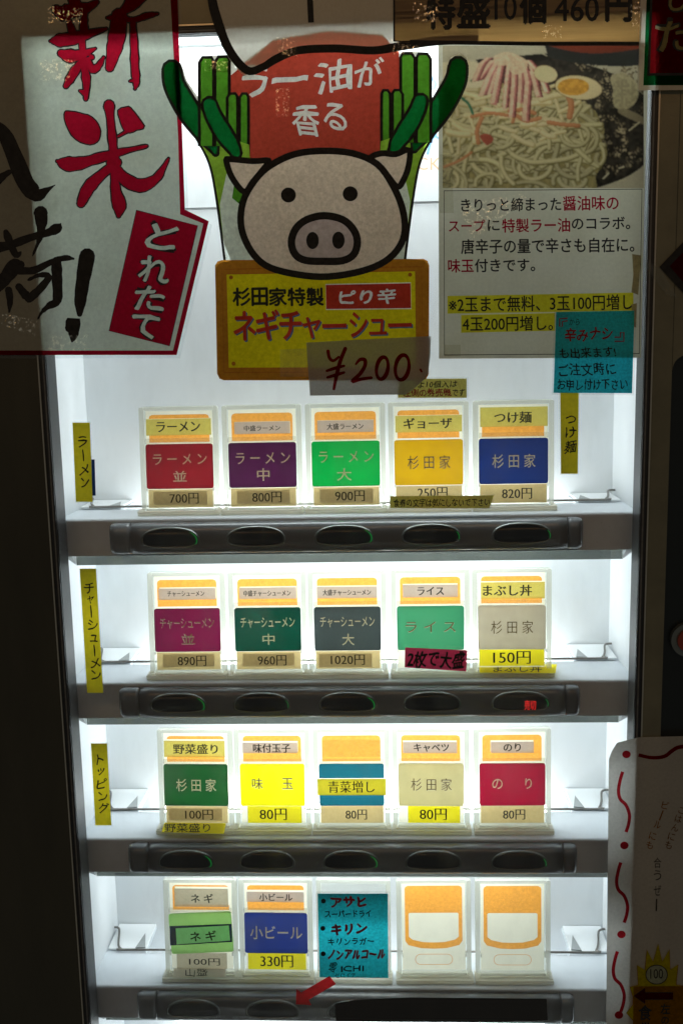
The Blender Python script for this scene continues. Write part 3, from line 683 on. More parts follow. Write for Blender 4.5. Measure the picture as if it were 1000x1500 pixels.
rows = [
  # row 1
  [dict(label='menu card with red plate priced 700 yen, first on the top shelf', head=('ラーメン', 'label_olive', -.0288, .0292, .0665, .0810, -.0195, .0195, .0695, .0785), plate=('plate_red', [('ラ ー メ ン', -.0235, .0245, .0405, .0500), ('並', -.0060, .0062, .0255, .0350)]), price=dict(st='700円', inner=(-.0245, .0235, .0045, .0165))),
   dict(label='menu card with purple plate priced 800 yen, on the top shelf', head=('中盛ラーメン', 'label_mauve', -.0242, .0250, .0665, .0770, -.0155, .0165, .0690, .0740), plate=('plate_purple', [('ラ ー メ ン', -.0235, .0245, .0400, .0500), ('中', -.0050, .0060, .0250, .0360)]), price=dict(st='800円', inner=(-.0235, .0235, .0045, .0165))),
   dict(label='menu card with bright green plate priced 900 yen, on the top shelf', head=('大盛ラーメン', 'label_mauve', -.0245, .0250, .0665, .0770, -.0160, .0160, .0690, .0745), plate=('plate_green', [('ラ ー メ ン', -.0235, .0245, .0400, .0500), ('大', -.0080, .0050, .0240, .0350)]), price=dict(st='900円', inner=(-.0235, .0235, .0045, .0165))),
   dict(label='menu card with ochre yellow plate priced 250 yen, on the top shelf', head=('ギョーザ', 'label_olive', -.0288, .0292, .0655, .0800, -.0215, .0205, .0685, .0780), plate=('plate_ochre', SUGI, 'engraving_dark'), price=dict(st='250円', tv=(.0072, .0168))),
   dict(label='menu card with navy blue plate priced 820 yen, last on the top shelf', head=('つけ麺', 'label_olive', -.0288, .0295, .0690, .0860, -.0165, .0155, .0720, .0820), plate=('plate_navy', SUGI), price=dict(st='820円'))],
  [dict(label='menu card with magenta plate priced 890 yen, first on the second shelf', head=('チャーシューメン', 'label_mauve', -.0250, .0265, .0670, .0775, -.0170, .0165, .0700, .0750), plate=('plate_magenta', CHA + [('並', -.0055, .0065, .0260, .0355)], 'engraving_dark'), price=dict(st='890円', inner=(-.0235, .0235, .0045, .0165))),
   dict(label='menu card with dark bottle green plate priced 960 yen, on the second shelf', head=('中盛チャーシューメン', 'label_mauve', -.0250, .0265, .0670, .0775, -.0210, .0215, .0695, .0750), plate=('plate_bottle', CHA + [('中', -.0050, .0060, .0250, .0350)]), price=dict(st='960円', inner=(-.0235, .0235, .0045, .0165))),
   dict(label='menu card with slate grey plate priced 1020 yen, on the second shelf', head=('大盛チャーシューメン', 'label_mauve', -.0270, .0270, .0670, .0775, -.0215, .0215, .0695, .0750), plate=('plate_slate', CHA + [('大', -.0050, .0060, .0240, .0345)]), price=dict(st='1020円', tu=(-.0155, .0150), inner=(-.0265, .0215, .0035, .0160))),
   dict(label='menu card with jade green plate above pink tape, on the second shelf', head=('ライス', 'label_mauve', -.0245, .0245, .0670, .0785, -.0115, .0120, .0690, .0765), plate=('plate_jade', [('ラ イ ス', -.0225, .0225, .0350, .0450)], 'engraving_dark')),
   dict(label='menu card with grey beige plate priced 150 yen, last on the second shelf', head=('まぶし丼', 'label_olive', -.0275, .0290, .0650, .0800, -.0255, .0175, .0675, .0775), plate=('plate_oyster', SUGI, 'engraving_dark'), price=dict(st='150円', mat='label_lemon', tu=(-.0165, .0165), tv=(.0055, .0170), v0=.0035, v1=.0185))],
  [dict(label='menu card with forest green plate priced 100 yen, first on the third shelf', head=('野菜盛り', 'label_olive', -.0288, .0280, .0660, .0815, -.0200, .0215, .0690, .0785), plate=('plate_forest', SUGI), price=dict(st='100円', tu=(-.0110, .0150), inner=(-.0265, .0235, .0045, .0160))),
   dict(label='menu card with bright lemon plate priced 80 yen, on the third shelf', head=('味付玉子', 'label_mauve', -.0270, .0240, .0695, .0795, -.0170, .0175, .0700, .0785), plate=('plate_lemon', [('味', -.0190, -.0090, .0350, .0455), ('玉', .0090, .0190, .0350, .0455)], 'engraving_dark'), price=dict(st='80円', mat='label_lemon', u0=-.0240, u1=.0265, tu=(-.0125, .0125), tv=(.0050, .0160))),
   dict(label='menu card with blue plate crossed by a yellow band, on the third shelf', band='青菜増し', plate=('plate_teal', []), price=dict(st='80円', tu=(-.0060, .0135))),
   dict(label='menu card with sandy beige plate and yellow 80 yen label, on the third shelf', head=('キャベツ', 'label_mauve', -.0255, .0240, .0690, .0795, -.0155, .0165, .0705, .0780), plate=('plate_sand', SUGI, 'engraving_dark'), price=dict(st='80円', mat='label_lemon', u0=-.0215, u1=.0265, tu=(-.0105, .0140), tv=(.0050, .0160))),
   dict(label='menu card with crimson plate and tan 80 yen label, last on the third shelf', head=('のり', 'label_mauve', -.0195, .0195, .0690, .0795, -.0080, .0075, .0705, .0780), plate=('plate_crimson', [('の', -.0185, -.0090, .0350, .0445), ('り', .0115, .0175, .0350, .0450)]), price=dict(st='80円', tu=(-.0085, .0115)))],
  [dict(label='menu card with crooked leaf green plate under a navy band, first on the bottom shelf', head=('ネ ギ', 'label_grey', -.0245, .0270, .0650, .0830, -.0085, .0125, .0690, .0780), plate=('plate_leaf', []), negi=1, price=dict(st='100円', mat='label_grey', u0=-.0245, u1=.0240, tu=(-.0125, .0170), tv=(.0060, .0130))),
   dict(label='menu card with royal blue plate priced 330 yen, on the bottom shelf', head=('小ビール', 'label_mauve', -.0270, .0275, .0700, .0800, -.0150, .0165, .0710, .0785), plate=('plate_royal', [('小ビール', -.0245, .0250, .0330, .0460)]), price=dict(st='330円', mat='label_lemon', u0=-.0275, u1=.0280, tu=(-.0155, .0155), tv=(.0045, .0165), v1=.0190)),
   dict(label='empty clear card holder behind the blue drinks note on the bottom shelf', empty=1),
   dict(label='blank orange framed menu card, fourth on the bottom shelf, beside the drinks note', blank=1),
   dict(label='blank orange framed menu card, last on the bottom shelf, near the right wall', blank=1)],
]
CX = [[-.1468, -.0727, .0008, .0734, .1470], [-.1455, -.0724, -.0006, .0739, .1461], [-.1448, -.0732, .0003, .0731, .1478], [-.1462, -.0746, -.0008, .0752, .1490]]
for r_, row in enumerate(rows):
    for c_, d in enumerate(row):
        root = holder(d['label'], CX[r_][c_], SZ[r_], (.0035, -.0005, -.0005, -.0012)[r_])
        if d.get('empty'): continue
        hd = d.get('head'); insert(root, bool(d.get('blank')), hd[2:6] if hd else None)
        if d.get('blank'): continue
        if (r_, c_) not in ((0, 3), (1, 0)): slab(MB(), -.0302, .0302, .0592, .0640, .0037, .0043, .0006, 2).build('card_lip', 'acrylic_clear', root, local=True)
        if 'head' in d: name_label(root, *d['head'][:1], d['head'][1], *d['head'][2:])
        p = plate(root, d['plate'][0], d['plate'][1], *(d['plate'][2:3]), rot=3 if d.get('negi') else 0, band=(.0302, .0453) if 'band' in d else None)
        if 'band' in d:
            flat('clear_tape', -.0265, .0275, .0660, .0820, .0046, 'clear_tape', root)
            b = flat('name_band', -.0315, .0315, .0300, .0455, .0056, 'label_band', root)
            letter('lettering', d['band'], -.0215, .0210, .0325, .0435, .0058, 'ink_black', b, serif=True)
        if d.get('negi'):
            pr = Print(); S_ = 1000
            pr.poly(('navy_band', 'navy_strip'), [(-29.8, 26.8), (29.8, 31), (29.8, 49), (-29.8, 46.2)])
            pr.poly(('teal_label', 'label_teal'), [(-23.5, 28.0), (28.0, 32.4), (27.0, 47.3), (-24.0, 44.0)])
            gg = put_print(pr, lambda x, y: root.location + P3(x / S_, y / S_, .0050), root); b2 = gg['teal_label']
            letter('lettering', 'ネ ギ', -.0105, .0150, .0320, .0420, .0056, 'pen_black', b2, 4, off=.02)
        if 'price' in d:
            q = dict(d['price']); st = q.pop('st'); price_label(root, st, **q)

# ------------------------------------------------------------------ sheets stuck on the glass
def sheet(name, label, cat, outline, mat, layer, group=None, sm=False, film=None, Yb=GY - .0010):
    """a cut sheet on the front of the glass; returns (root, print, finish)"""
    Y = Yb - layer * .0007
    out_ = smooth_pts(outline, True, 5) if sm else outline
    W = [atY(x, y, Y) for x, y in out_]
    cx_ = sum(v.x for v in W) / len(W); zl = min(v.z for v in W)
    root = empty(name, (cx_, Y, zl), label, cat, group)
    mesh_obj('paper', W, tri_poly([(v.x, v.z) for v in W]), mat, root)
    if film:
        # clear laminate margin round the sheet
        cxp = sum(p[0] for p in out_) / len(out_); cyp = sum(p[1] for p in out_) / len(out_)
        F_ = [(x + math.copysign(film, x - cxp), y + math.copysign(film, y - cyp)) for x, y in out_]
        W2 = [atY(x, y, Y + .0002) for x, y in F_]; mesh_obj('laminate_margin', W2, tri_poly([(v.x, v.z) for v in W2]), 'laminate', root)
    pr = Print()
    def fin(): return put_print(pr, lambda x, y: atY(x, y, Y - .0002), root)
    return root, pr, fin
def film_patch(root_Y_layer, pts, parent, name='clear_tape', mat='clear_tape'):
    Y = GY - .0010 - root_Y_layer * .0007 - .0004
    W = [atY(x, y, Y) for x, y in pts]; return mesh_obj(name, W, tri_poly([(v.x, v.z) for v in W]), mat, parent)

# --- new rice poster, top left
root, pr, fin = sheet('brush_poster', 'large white brush lettered poster with red border across the upper left corner', 'poster',
    [(-70, -70), (257, -70), (260, 0), (271, 307), (306, 324), (259, 520), (-70, 520)], 'poster_paper', 1, film=5)
B = ('border', 'ink_red')
pr.poly(B, [(249, -70), (257.5, -70), (260, 0), (271, 307), (306, 324), (259, 520), (-70, 520), (-70, 513.5), (253.5, 513.5), (298, 327.5), (264, 314), (261, 200), (250, 0)])
bx = [(200.5, 308.5), (289, 330.7), (248, 506.5), (160.5, 484.5)]
pr.rib(('name_box', 'ink_black'), bx + [bx[0]], 2.2, sm=False); pr.poly(('name_box', 'ink_red'), bx)
for ch, x, y, ww, hh in (('と', 238, 346.5, 42, 38), ('れ', 226, 395.5, 44, 37), ('た', 220, 437, 42, 34), ('て', 212, 478, 40, 32)):
    pr.text(('name_box', 'ink_black'), ch, x - ww / 2, y - hh / 2, x + ww / 2, y + hh / 2, 11, bold=2.7)
    pr.text(('box_lettering', 'ink_cream_text2'), ch, x - ww / 2, y - hh / 2, x + ww / 2, y + hh / 2, 11, bold=1.0)
ink('ink_cream_text2', (.97, .98, .95))
RED = [
 [(104, -12, 14), (112, 10, 17)], [(79, 12, 7), (92, 18, 20), (112, 14, 20), (128, 11, 14), (142, 3, 6)], [(83, 14, 12), (92, 25, 10)],
 [(101, 30, 8), (108, 52, 12)], [(125, 16, 8), (123, 34, 10), (124, 50, 12)],
 [(74, 60, 3), (88, 59, 18), (108, 56, 18), (128, 50, 13), (156, 42, 3)], [(90, 78, 9), (103, 82, 18), (120, 80, 12), (140, 71, 3)],
 [(120, 58, 9), (123, 90, 10), (127, 120, 11), (126, 145, 4)], [(117, 133, 3), (125, 136, 9)],
 [(120, 90, 8), (108, 107, 12), (97, 126, 8)], [(130, 86, 5), (136, 102, 11), (145, 96, 8), (152, 84, 3)], [(131, 80, 3), (135, 84, 6)],
 [(206, -14, 30), (190, 8, 18), (173, 21, 4)], [(175, 24, 22), (172, 50, 24), (167, 75, 20), (161, 99, 11)], [(157, 26, 3), (172, 26, 9), (196, 29, 7), (215, 23, 9), (231, 20, 3)],
 [(195, 34, 8), (197, 70, 10), (198, 100, 11), (200, 120, 9), (198, 130, 2)], [(190, 119, 2), (196, 118, 6)],
 [(160, 154, 14), (162, 175, 11), (165, 205, 11), (168, 236, 13)], [(173, 200, 1.5), (185, 193, 5)],
 [(84, 236, 4), (98, 240, 20), (118, 239, 17), (150, 230, 12), (180, 222, 8), (215, 214, 3)],
 [(172, 238, 12), (150, 255, 13), (130, 275, 17), (119, 298, 10)], [(167, 250, 9), (170, 280, 14), (175, 300, 19), (174, 316, 6)],
 [(163, 238, 12), (180, 260, 17), (205, 272, 18), (228, 262, 12), (240, 245, 7), (247, 232, 2)]]
DOTS = [[(95, 168), (100, 163), (116, 166), (135, 172), (146, 188), (146, 200), (138, 210), (118, 208), (101, 190)], [(174, 162), (188, 157), (197, 165), (211, 185), (200, 190), (186, 194), (178, 180)]]
random.seed(3)
ST = []
for st in RED: ST.append(smooth_pts(st, n=4))
ST = [[(x, y, max(.5, w_ + random.uniform(-1.3, 1.3))) for x, y, w_ in s_] for s_ in ST]
for s_ in ST: pr.rib(('outline', 'ink_black'), s_, sm=False, grow=1.9, jag=.5)
for p in DOTS:
    q = smooth_pts(p, True, 3); q = [(x + random.uniform(-.6, .6), y + random.uniform(-.6, .6)) for x, y in q]
    pr.rib(('outline', 'ink_black'), q, 4.0, closed=True, sm=False); pr.poly(('red_lettering', 'ink_red'), q)
for s_ in ST: pr.rib(('red_lettering', 'ink_red'), s_, sm=False, grow=-.1)
BLK = [
 [(-10, 185, 18), (6, 195, 20), (22, 230, 24), (38, 268, 26), (55, 285, 22), (68, 279, 10), (81, 271, 2)], [(-20, 285, 14), (0, 262, 12), (14, 252, 8)],
 [(-8, 363, 18), (15, 359, 13), (45, 348, 12), (70, 341, 11), (84, 334, 16), (89, 328, 3)], [(9, 340, 9), (15, 355, 12), (24, 374, 10), (31, 369, 3)],
 [(60, 312, 20), (61, 328, 16), (58, 350, 8), (48, 375, 2)],
 [(-8, 425, 16), (10, 405, 20), (22, 390, 22), (30, 388, 14)], [(28, 396, 12), (50, 396, 11), (75, 384, 9), (95, 378, 9), (108, 379, 4)],
 [(13, 425, 10), (15, 440, 9), (14, 457, 3)], [(83, 383, 15), (84, 410, 16), (84, 440, 14), (72, 448, 10), (62, 457, 5), (56, 467, 2)],
 [(28, 420, 10), (36, 430, 13), (43, 437, 12)], [(42, 410, 4), (58, 403, 7), (72, 405, 9), (60, 422, 12), (45, 436, 12)],
 [(128, 375, 24), (122, 410, 21), (118, 440, 18), (117, 460, 8)], [(103, 480, 16), (108, 472, 22), (108, 490, 14), (106, 500, 3)]]
for st in BLK: pr.rib(('black_lettering', 'ink_black'), [(x, y, max(.5, w_ + random.uniform(-1.2, 1.2))) for x, y, w_ in smooth_pts(st, n=4)], sm=False)
fin()
film_patch(1, [(70, 8), (122, 12), (120, 34), (72, 34)], root, mat='crinkled_film'); film_patch(1, [(60, 88), (112, 86), (100, 118), (56, 118)], root, mat='crinkled_film')
film_patch(1, [(78, 492), (130, 490), (128, 514), (70, 514)], root, mat='crinkled_film'); film_patch(1, [(4, 458), (55, 470), (52, 492), (2, 476)], root, mat='crinkled_film')

# --- the pig poster
K = lambda n, m: (n, 'ink_' + m)
def Z3(L): return [(220 + p[0] * .48, p[1] * .48, *p[2:]) for p in L]
def Z4(L): return [(300 + p[0] * .36, 200 + p[1] * .36, *p[2:]) for p in L]
HEAD = Z4([(480, 58), (600, 68), (700, 112), (762, 195), (802, 290), (813, 380), (790, 450), (732, 508), (636, 548), (500, 570), (380, 562), (265, 533), (200, 482), (158, 405), (146, 330), (163, 245), (220, 158), (288, 105), (372, 70)])
out_ = [(238, 100), (243, 92), (258, 88), (266, 94), (274, 118), (291, 143), (290, 88), (296, 82), (338, 80), (345, 100), (400, 58), (480, 44), (560, 50), (583, 78), (607, 75), (626, 77), (632, 84), (632, 145), (650, 112), (660, 84), (672, 78), (684, 84), (686, 112), (667, 156), (642, 188), (622, 212), (613, 245), (600, 320), (594, 378), (622, 382), (628, 392), (627, 550), (619, 557), (326, 557), (319, 549), (315, 393), (322, 385), (339, 382), (329, 360), (317, 290), (306, 238), (286, 200), (262, 170), (243, 132)]
root, pr, fin = sheet('pig_poster', 'cut out poster of a pig face between green leeks over a yellow and brown board', 'poster', out_, 'cut_out_paper', 2)
pr.poly(K('red_board', 'brick'), [(336, 250), (336, 112), (400, 60), (480, 46), (560, 52), (584, 76), (588, 250)])
KB = lambda n: (n, 'ink_black')
for side in (0, 1):
    def M(L):
        return [(p[0], p[1], *p[2:]) if side == 0 else (922.5 - p[0], p[1] - 5, *p[2:]) for p in L]
    # stems and leaves, back to front
    stem = M([(286, 200), (306, 238), (317, 290), (329, 388), (366, 388), (366, 232), (330, 200), (310, 190)])
    pr.poly(K('leek_stem', 'green_light'), stem)
    pr.poly(K('leek_stem', 'leek_white'), M([(333, 250), (322, 300), (331, 388), (366, 388), (366, 240), (342, 262)]))
    pr.poly(K('leek_stem', 'green_mid'), M([(336, 205), (346, 250), (340, 290), (352, 300), (366, 232), (350, 205)]))
    leaf = M([(252, 102, 27), (256, 125, 30), (274, 158, 33), (294, 186, 31), (309, 208, 22), (316, 224, 8)])
    pr.rib(KB('leek_leaf'), leaf, grow=2.2); pr.rib(K('leek_leaf', 'green_dark'), leaf, grow=-2.2)
    pr.rib(KB('leek_leaf'), M([(286, 200), (306, 238), (317, 290), (330, 388)]), 3.6)
    for x0, x1, y0, y1 in ((292, 313, 84, 214), (315, 336, 83, 214)):
        q = M([(x0, y0 + 8), (x0 + 5, y0), (x1 - 3, y0), (x1, y0 + 6), (x1, y1), (x0, y1)])
        pr.poly(K('leek_leaf', 'green_mid'), q); pr.rib(KB('leek_leaf'), q, 4.6, closed=True, sm=False)
    for x0, x1, y0, y1 in ((333, 348, 137, 226), (351, 364, 137, 226)):
        q = M([(x0, y0 + 6), (x0 + 4, y0), (x1 - 3, y0), (x1, y0 + 5), (x1, y1), (x0, y1)])
        pr.poly(K('leek_leaf', 'green_mid'), q); pr.rib(KB('leek_leaf'), q, 4.4, closed=True, sm=False)
    pr.poly(K('leek_leaf', 'green_light'), M([(322, 222), (345, 205), (365, 212), (366, 236), (330, 232)]))
    leaf = M([(307, 153, 22), (313, 170, 24), (327, 194, 26), (340, 213, 22), (346, 224, 16)])
    pr.rib(KB('leek_leaf'), leaf, grow=2.0); pr.rib(K('leek_leaf', 'green_dark'), leaf, grow=-2.2)
    ear = Z4([(88, 100), (100, 92), (195, 100), (262, 98), (240, 130), (195, 185), (160, 225), (110, 165)]) if side == 0 else Z4([(675, 85), (720, 68), (775, 72), (830, 55), (828, 120), (808, 175), (782, 205), (735, 150), (690, 110)])
    pr.poly(K('pig_ear', 'pig'), ear, True, 4); pr.rib(KB('pig_ear'), ear, 9, closed=True, n=4)
for st, x0, y0, x1, y1 in (('ラ', 357, 98, 393, 144), ('ー', 399, 107, 451, 126), ('油', 462, 89, 513, 135), ('が', 521, 88, 560, 125), ('香', 430, 154, 468, 199), ('る', 475, 152, 506, 191)):
    pr.text(('board_lettering', 'ink_white_gap'), st, x0, y0, x1, y1, -2, off=.022)
ink('ink_white_gap', (.95, .93, .93))
# sign board
q = Z4([(42, 525), (52, 508), (70, 503), (890, 498), (905, 506), (912, 525), (910, 965), (900, 985), (885, 992), (78, 992), (60, 985), (50, 965)])
pr.poly(K('sign_board', 'sign_brown'), q)
pr.rib(K('sign_board', 'sign_line'), Z4([(70, 540), (880, 530), (888, 958), (78, 960)]), 1.4, closed=True, sm=False)
pr.poly(K('sign_board', 'sign_yellow'), Z4([(88, 560), (855, 547), (860, 940), (97, 942)]))
pr.rib(K('sign_board', 'sign_line'), Z4([(88, 560), (855, 547), (860, 940), (97, 942)]), 1.2, closed=True, sm=False)
for x, y in ((107, 573), (834, 562), (117, 924)): pr.ell(K('sign_board', 'sign_line'), 300 + x * .36, 200 + y * .36, 3)
for ch, a, b in (('杉', 115, 185), ('田', 192, 255), ('家', 262, 332), ('特', 338, 408), ('製', 414, 482)):
    pr.text(KB('board_text'), ch, 300 + a * .36, 200 + 616 * .36, 300 + b * .36, 200 + 688 * .36, -1, off=.045)
bx = [(300 + x * .36, 200 + y * .36) for x, y in ((492, 604), (836, 597), (838, 698), (494, 702))]
pr.rib(('spicy_box', 'ink_white_gap'), bx, 2.6, closed=True, sm=False); pr.poly(('spicy_box', 'ink_text_brick'), bx)
pr.text(('spicy_lettering', 'ink_white_gap'), 'ピり辛', 300 + 549 * .36, 200 + 622 * .36, 300 + 778 * .36, 200 + 680 * .36, -1, off=.045)
for k_, (dx, mm) in enumerate(((1.9, 'shadow_blue'), (0, 'text_brick'))):
    for ch, x0, x1, y0, y1 in (('ネ', 118, 205, 712, 828), ('ギ', 210, 300, 706, 826), ('チ', 305, 392, 712, 825), ('ャ', 398, 470, 735, 820), ('ー', 478, 575, 750, 790), ('シ', 590, 660, 715, 815), ('ュ', 668, 738, 742, 805), ('ー', 745, 840, 748, 786)):
        pr.text(K('board_title', mm), ch, 300 + x0 * .36 + dx, 200 + y0 * .36 + dx, 300 + x1 * .36 + dx, 200 + y1 * .36 + dx, -1.5, off=.03)
# head over everything
pr.poly(K('pig_head', 'pig'), HEAD, True, 4); pr.rib(KB('pig_head'), HEAD, 10, closed=True, n=4)
for x, y in ((340, 238), (591, 233)): pr.ell(KB('pig_eye'), 300 + x * .36, 200 + y * .36, 11)
SN = Z4([(485, 322), (560, 338), (605, 380), (620, 430), (605, 480), (560, 505), (485, 508), (410, 504), (368, 480), (352, 430), (370, 375), (415, 338)])
pr.poly(K('pig_snout', 'snout'), SN, True, 4); pr.rib(KB('pig_snout'), SN, 11, closed=True, n=4)
for x, y in ((438, 423), (543, 422)): pr.ell(KB('pig_snout'), 300 + x * .36, 200 + y * .36, 9.2, 12.6)
fin()
film_patch(2, [(410, 512), (455, 510), (455, 552), (410, 552)], root)
film_patch(2, [(300, 88), (334, 90), (334, 106), (300, 104)], root, mat='crinkled_film'); film_patch(2, [(404, 130), (424, 128), (424, 170), (404, 172)], root, mat='crinkled_film')

# --- food poster
fo = [(641.5, 64), (950, 62), (943, 300), (938, 524), (642.5, 525.5)]
root, pr, fin = sheet('food_poster', 'yellowed paper poster with a cold noodle dish photograph above rows of Japanese text', 'poster', fo, 'yellowed_paper', 1)
KB = lambda n='lettering': (n, 'ink_black')
BRN = 'ink_textbrown'; black_ink('ink_textbrown', .012)
pr.rib(KB('text_frame'), [(650, 279.5), (939.5, 277), (935.5, 518), (650.5, 520)], 1.3, closed=True, sm=False)
pr.poly(('highlight', 'ink_highlight'), [(655, 433.5), (927, 428.5), (927, 455), (655, 459.5)])
pr.poly(('highlight', 'ink_highlight'), [(675, 461.5), (812, 458.5), (812, 484.5), (675, 487.5)])
for st, x0, y0, x1, y1, c in (('きりっと締まった', 675, 290, 821, 309.5, 0), ('醤油味の', 824, 287, 905, 308, 1), ('スープ', 657, 322, 710, 339, 1), ('に', 714, 322, 731, 338, 0), ('特製ラー油', 735, 320, 834, 340, 1), ('のコラボ。', 837, 318, 922, 336, 0),
                            ('唐辛子の量で辛さも自在に。', 675, 349, 928, 370.5, 0), ('味玉', 656, 379.5, 693, 399, 1), ('付きです。', 695, 379, 783, 398, 0)):
    pr.text(('lettering', 'ink_crimson') if c else KB(), st, x0, y0, x1, y1, -.7, bold=.35)
ink('ink_crimson', (.50, .012, .05))
pr.text(KB(), '※2玉まで無料、3玉100円増し', 657, 433, 926, 455.5, -.9, bold=.3); pr.text(KB(), '4玉200円増し。', 677, 463, 809, 484.5, -.6, bold=.3)
fin()
film_patch(1, [(925, 372), (938, 374), (937, 392), (934, 432), (924, 428), (927, 402)], root, 'old_tape_mark', 'tape_brown')
film_patch(1, [(924, 446), (932, 444), (931, 480), (926, 478)], root, 'old_tape_mark', 'tape_brown')
film_patch(1, [(644, 226), (662, 226), (664, 312), (644, 312)], root); film_patch(1, [(650, 505), (674, 505), (674, 522), (650, 522)], root)
film_patch(1, [(672, 300), (760, 284), (775, 290), (690, 352)], root, mat='crinkled_film')
# the printed photograph: a fine grid whose vertices carry the ink colours
PX0, PX1, PY0, PY1 = 648, 942, 67, 275.5
nx, ny = 300, 212
rg = np.random.default_rng(5)
img = np.zeros((ny, nx, 3)); S1 = nx / (PX1 - PX0)
yy, xx = np.mgrid[0:ny, 0:nx]; gx = PX0 + xx / S1; gy = PY0 + yy / (ny / (PY1 - PY0))
def nz(sc_, seed):
    r2 = np.random.default_rng(seed); k = r2.random((int(ny / sc_) + 3, int(nx / sc_) + 3)); a, b = yy / sc_, xx / sc_; i, j = a.astype(int), b.astype(int); u, v = a - i, b - j
    u = u * u * (3 - 2 * u); v = v * v * (3 - 2 * v)
    return k[i, j] * (1 - u) * (1 - v) + k[i + 1, j] * u * (1 - v) + k[i, j + 1] * (1 - u) * v + k[i + 1, j + 1] * u * v
img[:] = np.array([.62, .62, .58]) * (.9 + .1 * nz(40, 1))[..., None]
def mask_poly(P):
    m_ = np.zeros((ny, nx), bool); n_ = len(P)
    for i in range(n_):
        (x1_, y1_), (x2_, y2_) = P[i][:2], P[(i + 1) % n_][:2]
        if y1_ == y2_: continue
        c = ((gy >= min(y1_, y2_)) & (gy < max(y1_, y2_))) & (gx < x1_ + (gy - y1_) * (x2_ - x1_) / (y2_ - y1_)); m_ ^= c
    return m_
def fillp(P, col, a=1.0, sm=True, tex=0, ts=3, seed=1):
    m_ = mask_poly(smooth_pts(P, True, 6) if sm else P); c = np.array(col) * (1 + tex * (nz(ts, seed) - .5))[..., None]
    img[m_] = img[m_] * (1 - a) + c[m_] * a
# dark glazed plate and the bowl behind it
fillp([(700, 90), (760, 78), (830, 88), (890, 105), (930, 130), (960, 160), (965, 210), (930, 250), (880, 272), (820, 285), (700, 285), (640, 250), (640, 130)], (.045, .042, .045), tex=.8, ts=5)
spk = nz(2.2, 7) * nz(9, 8); pm = mask_poly([(830, 85), (942, 100), (942, 235), (880, 265), (850, 200), (880, 130)])
img[pm & (spk > .38)] = (.14, .125, .105); img[pm & (spk > .5)] = (.28, .25, .2); img[pm & (spk > .62)] = (.5, .46, .38)
fillp([(893, 113), (910, 106), (925, 115), (934, 128), (930, 148), (915, 160), (898, 155), (896, 130)], (.50, .48, .38), .9, tex=.5, ts=3)
fillp([(912, 158), (942, 172), (942, 182), (905, 165)], (.36, .33, .27), .8)
fillp([(720, 78), (780, 76), (798, 88), (700, 90)], (.03, .03, .035))
fillp([(790, 55), (960, 55), (960, 84), (930, 96), (880, 96), (830, 90), (798, 80)], (.04, .045, .055)); fillp([(802, 60), (960, 60), (940, 70), (880, 78), (830, 74)], (.17, .045, .035))
fillp([(640, 95), (690, 90), (712, 100), (720, 120), (700, 150), (640, 190)], (.70, .69, .60))
m_ = mask_poly([(640, 60), (795, 60), (800, 78), (640, 92)]); img[m_] = (.50, .51, .48)
# bed of noodles
bed = [(640, 140), (690, 130), (760, 120), (830, 138), (868, 160), (876, 175), (884, 190), (880, 205), (888, 225), (872, 255), (850, 285), (640, 285)]
fillp(bed, (.34, .31, .17), tex=.5, ts=6)
def stamp(path, wd, col, edge, hi=1.0):
    P = [((p[0] - PX0) * S1, (p[1] - PY0) * S1) for p in smooth_pts(path, n=5)]; r_ = wd * S1 / 2
    a0 = max(0, int(min(p[1] for p in P) - r_ - 1)); a1 = min(ny, int(max(p[1] for p in P) + r_ + 2)); b0 = max(0, int(min(p[0] for p in P) - r_ - 1)); b1 = min(nx, int(max(p[0] for p in P) + r_ + 2))
    if a0 >= a1 or b0 >= b1: return
    X = xx[a0:a1, b0:b1]; Y = yy[a0:a1, b0:b1]; D = np.full(X.shape, 1e9); D2 = np.full(X.shape, 1e9)
    for (xa, ya), (xb, yb) in zip(P, P[1:]):
        dx, dy = xb - xa, yb - ya; q = dx * dx + dy * dy or 1e-9
        for tgt, ox, oy in ((D, 0, 0), (D2, -r_ * .25, -r_ * .3)):
            t = np.clip(((X - xa - ox) * dx + (Y - ya - oy) * dy) / q, 0, 1); np.minimum(tgt, np.hypot(X - xa - ox - t * dx, Y - ya - oy - t * dy), out=tgt)
    m2 = D < r_; t = np.clip(D2 / r_, 0, 1)[..., None] ** 2.2; c = np.array(col) * (1 - t) * hi + np.array(edge) * t
    img[a0:a1, b0:b1][m2] = c[m2]
R2 = random.Random(11)
bedm = smooth_pts(bed, True, 4)
def inside(x, y): 
    c = False; n_ = len(bedm)
    for i in range(n_):
        x1_, y1_ = bedm[i][:2]; x2_, y2_ = bedm[(i + 1) % n_][:2]
        if (y1_ > y) != (y2_ > y) and x < x1_ + (y - y1_) * (x2_ - x1_) / (y2_ - y1_): c = not c
    return c
for i in range(190):
    x, y = R2.uniform(642, 880), R2.uniform(140, 280)
    a = R2.uniform(0, 6.28); k = R2.uniform(-.42, .42); P = []
    for s_ in range(R2.randint(7, 20)):
        if not inside(x, y): break
        P.append((x, y)); x += math.cos(a) * 8; y += math.sin(a) * 6.0; a += k + R2.uniform(-.12, .12)
    if len(P) < 3: continue
    f = R2.uniform(.80, 1.12) * (.62 + .38 * i / 300)
    stamp(P, R2.uniform(6.0, 8.6), (.82 * f, .80 * f, .60 * f), (.26 * f, .24 * f, .12 * f))
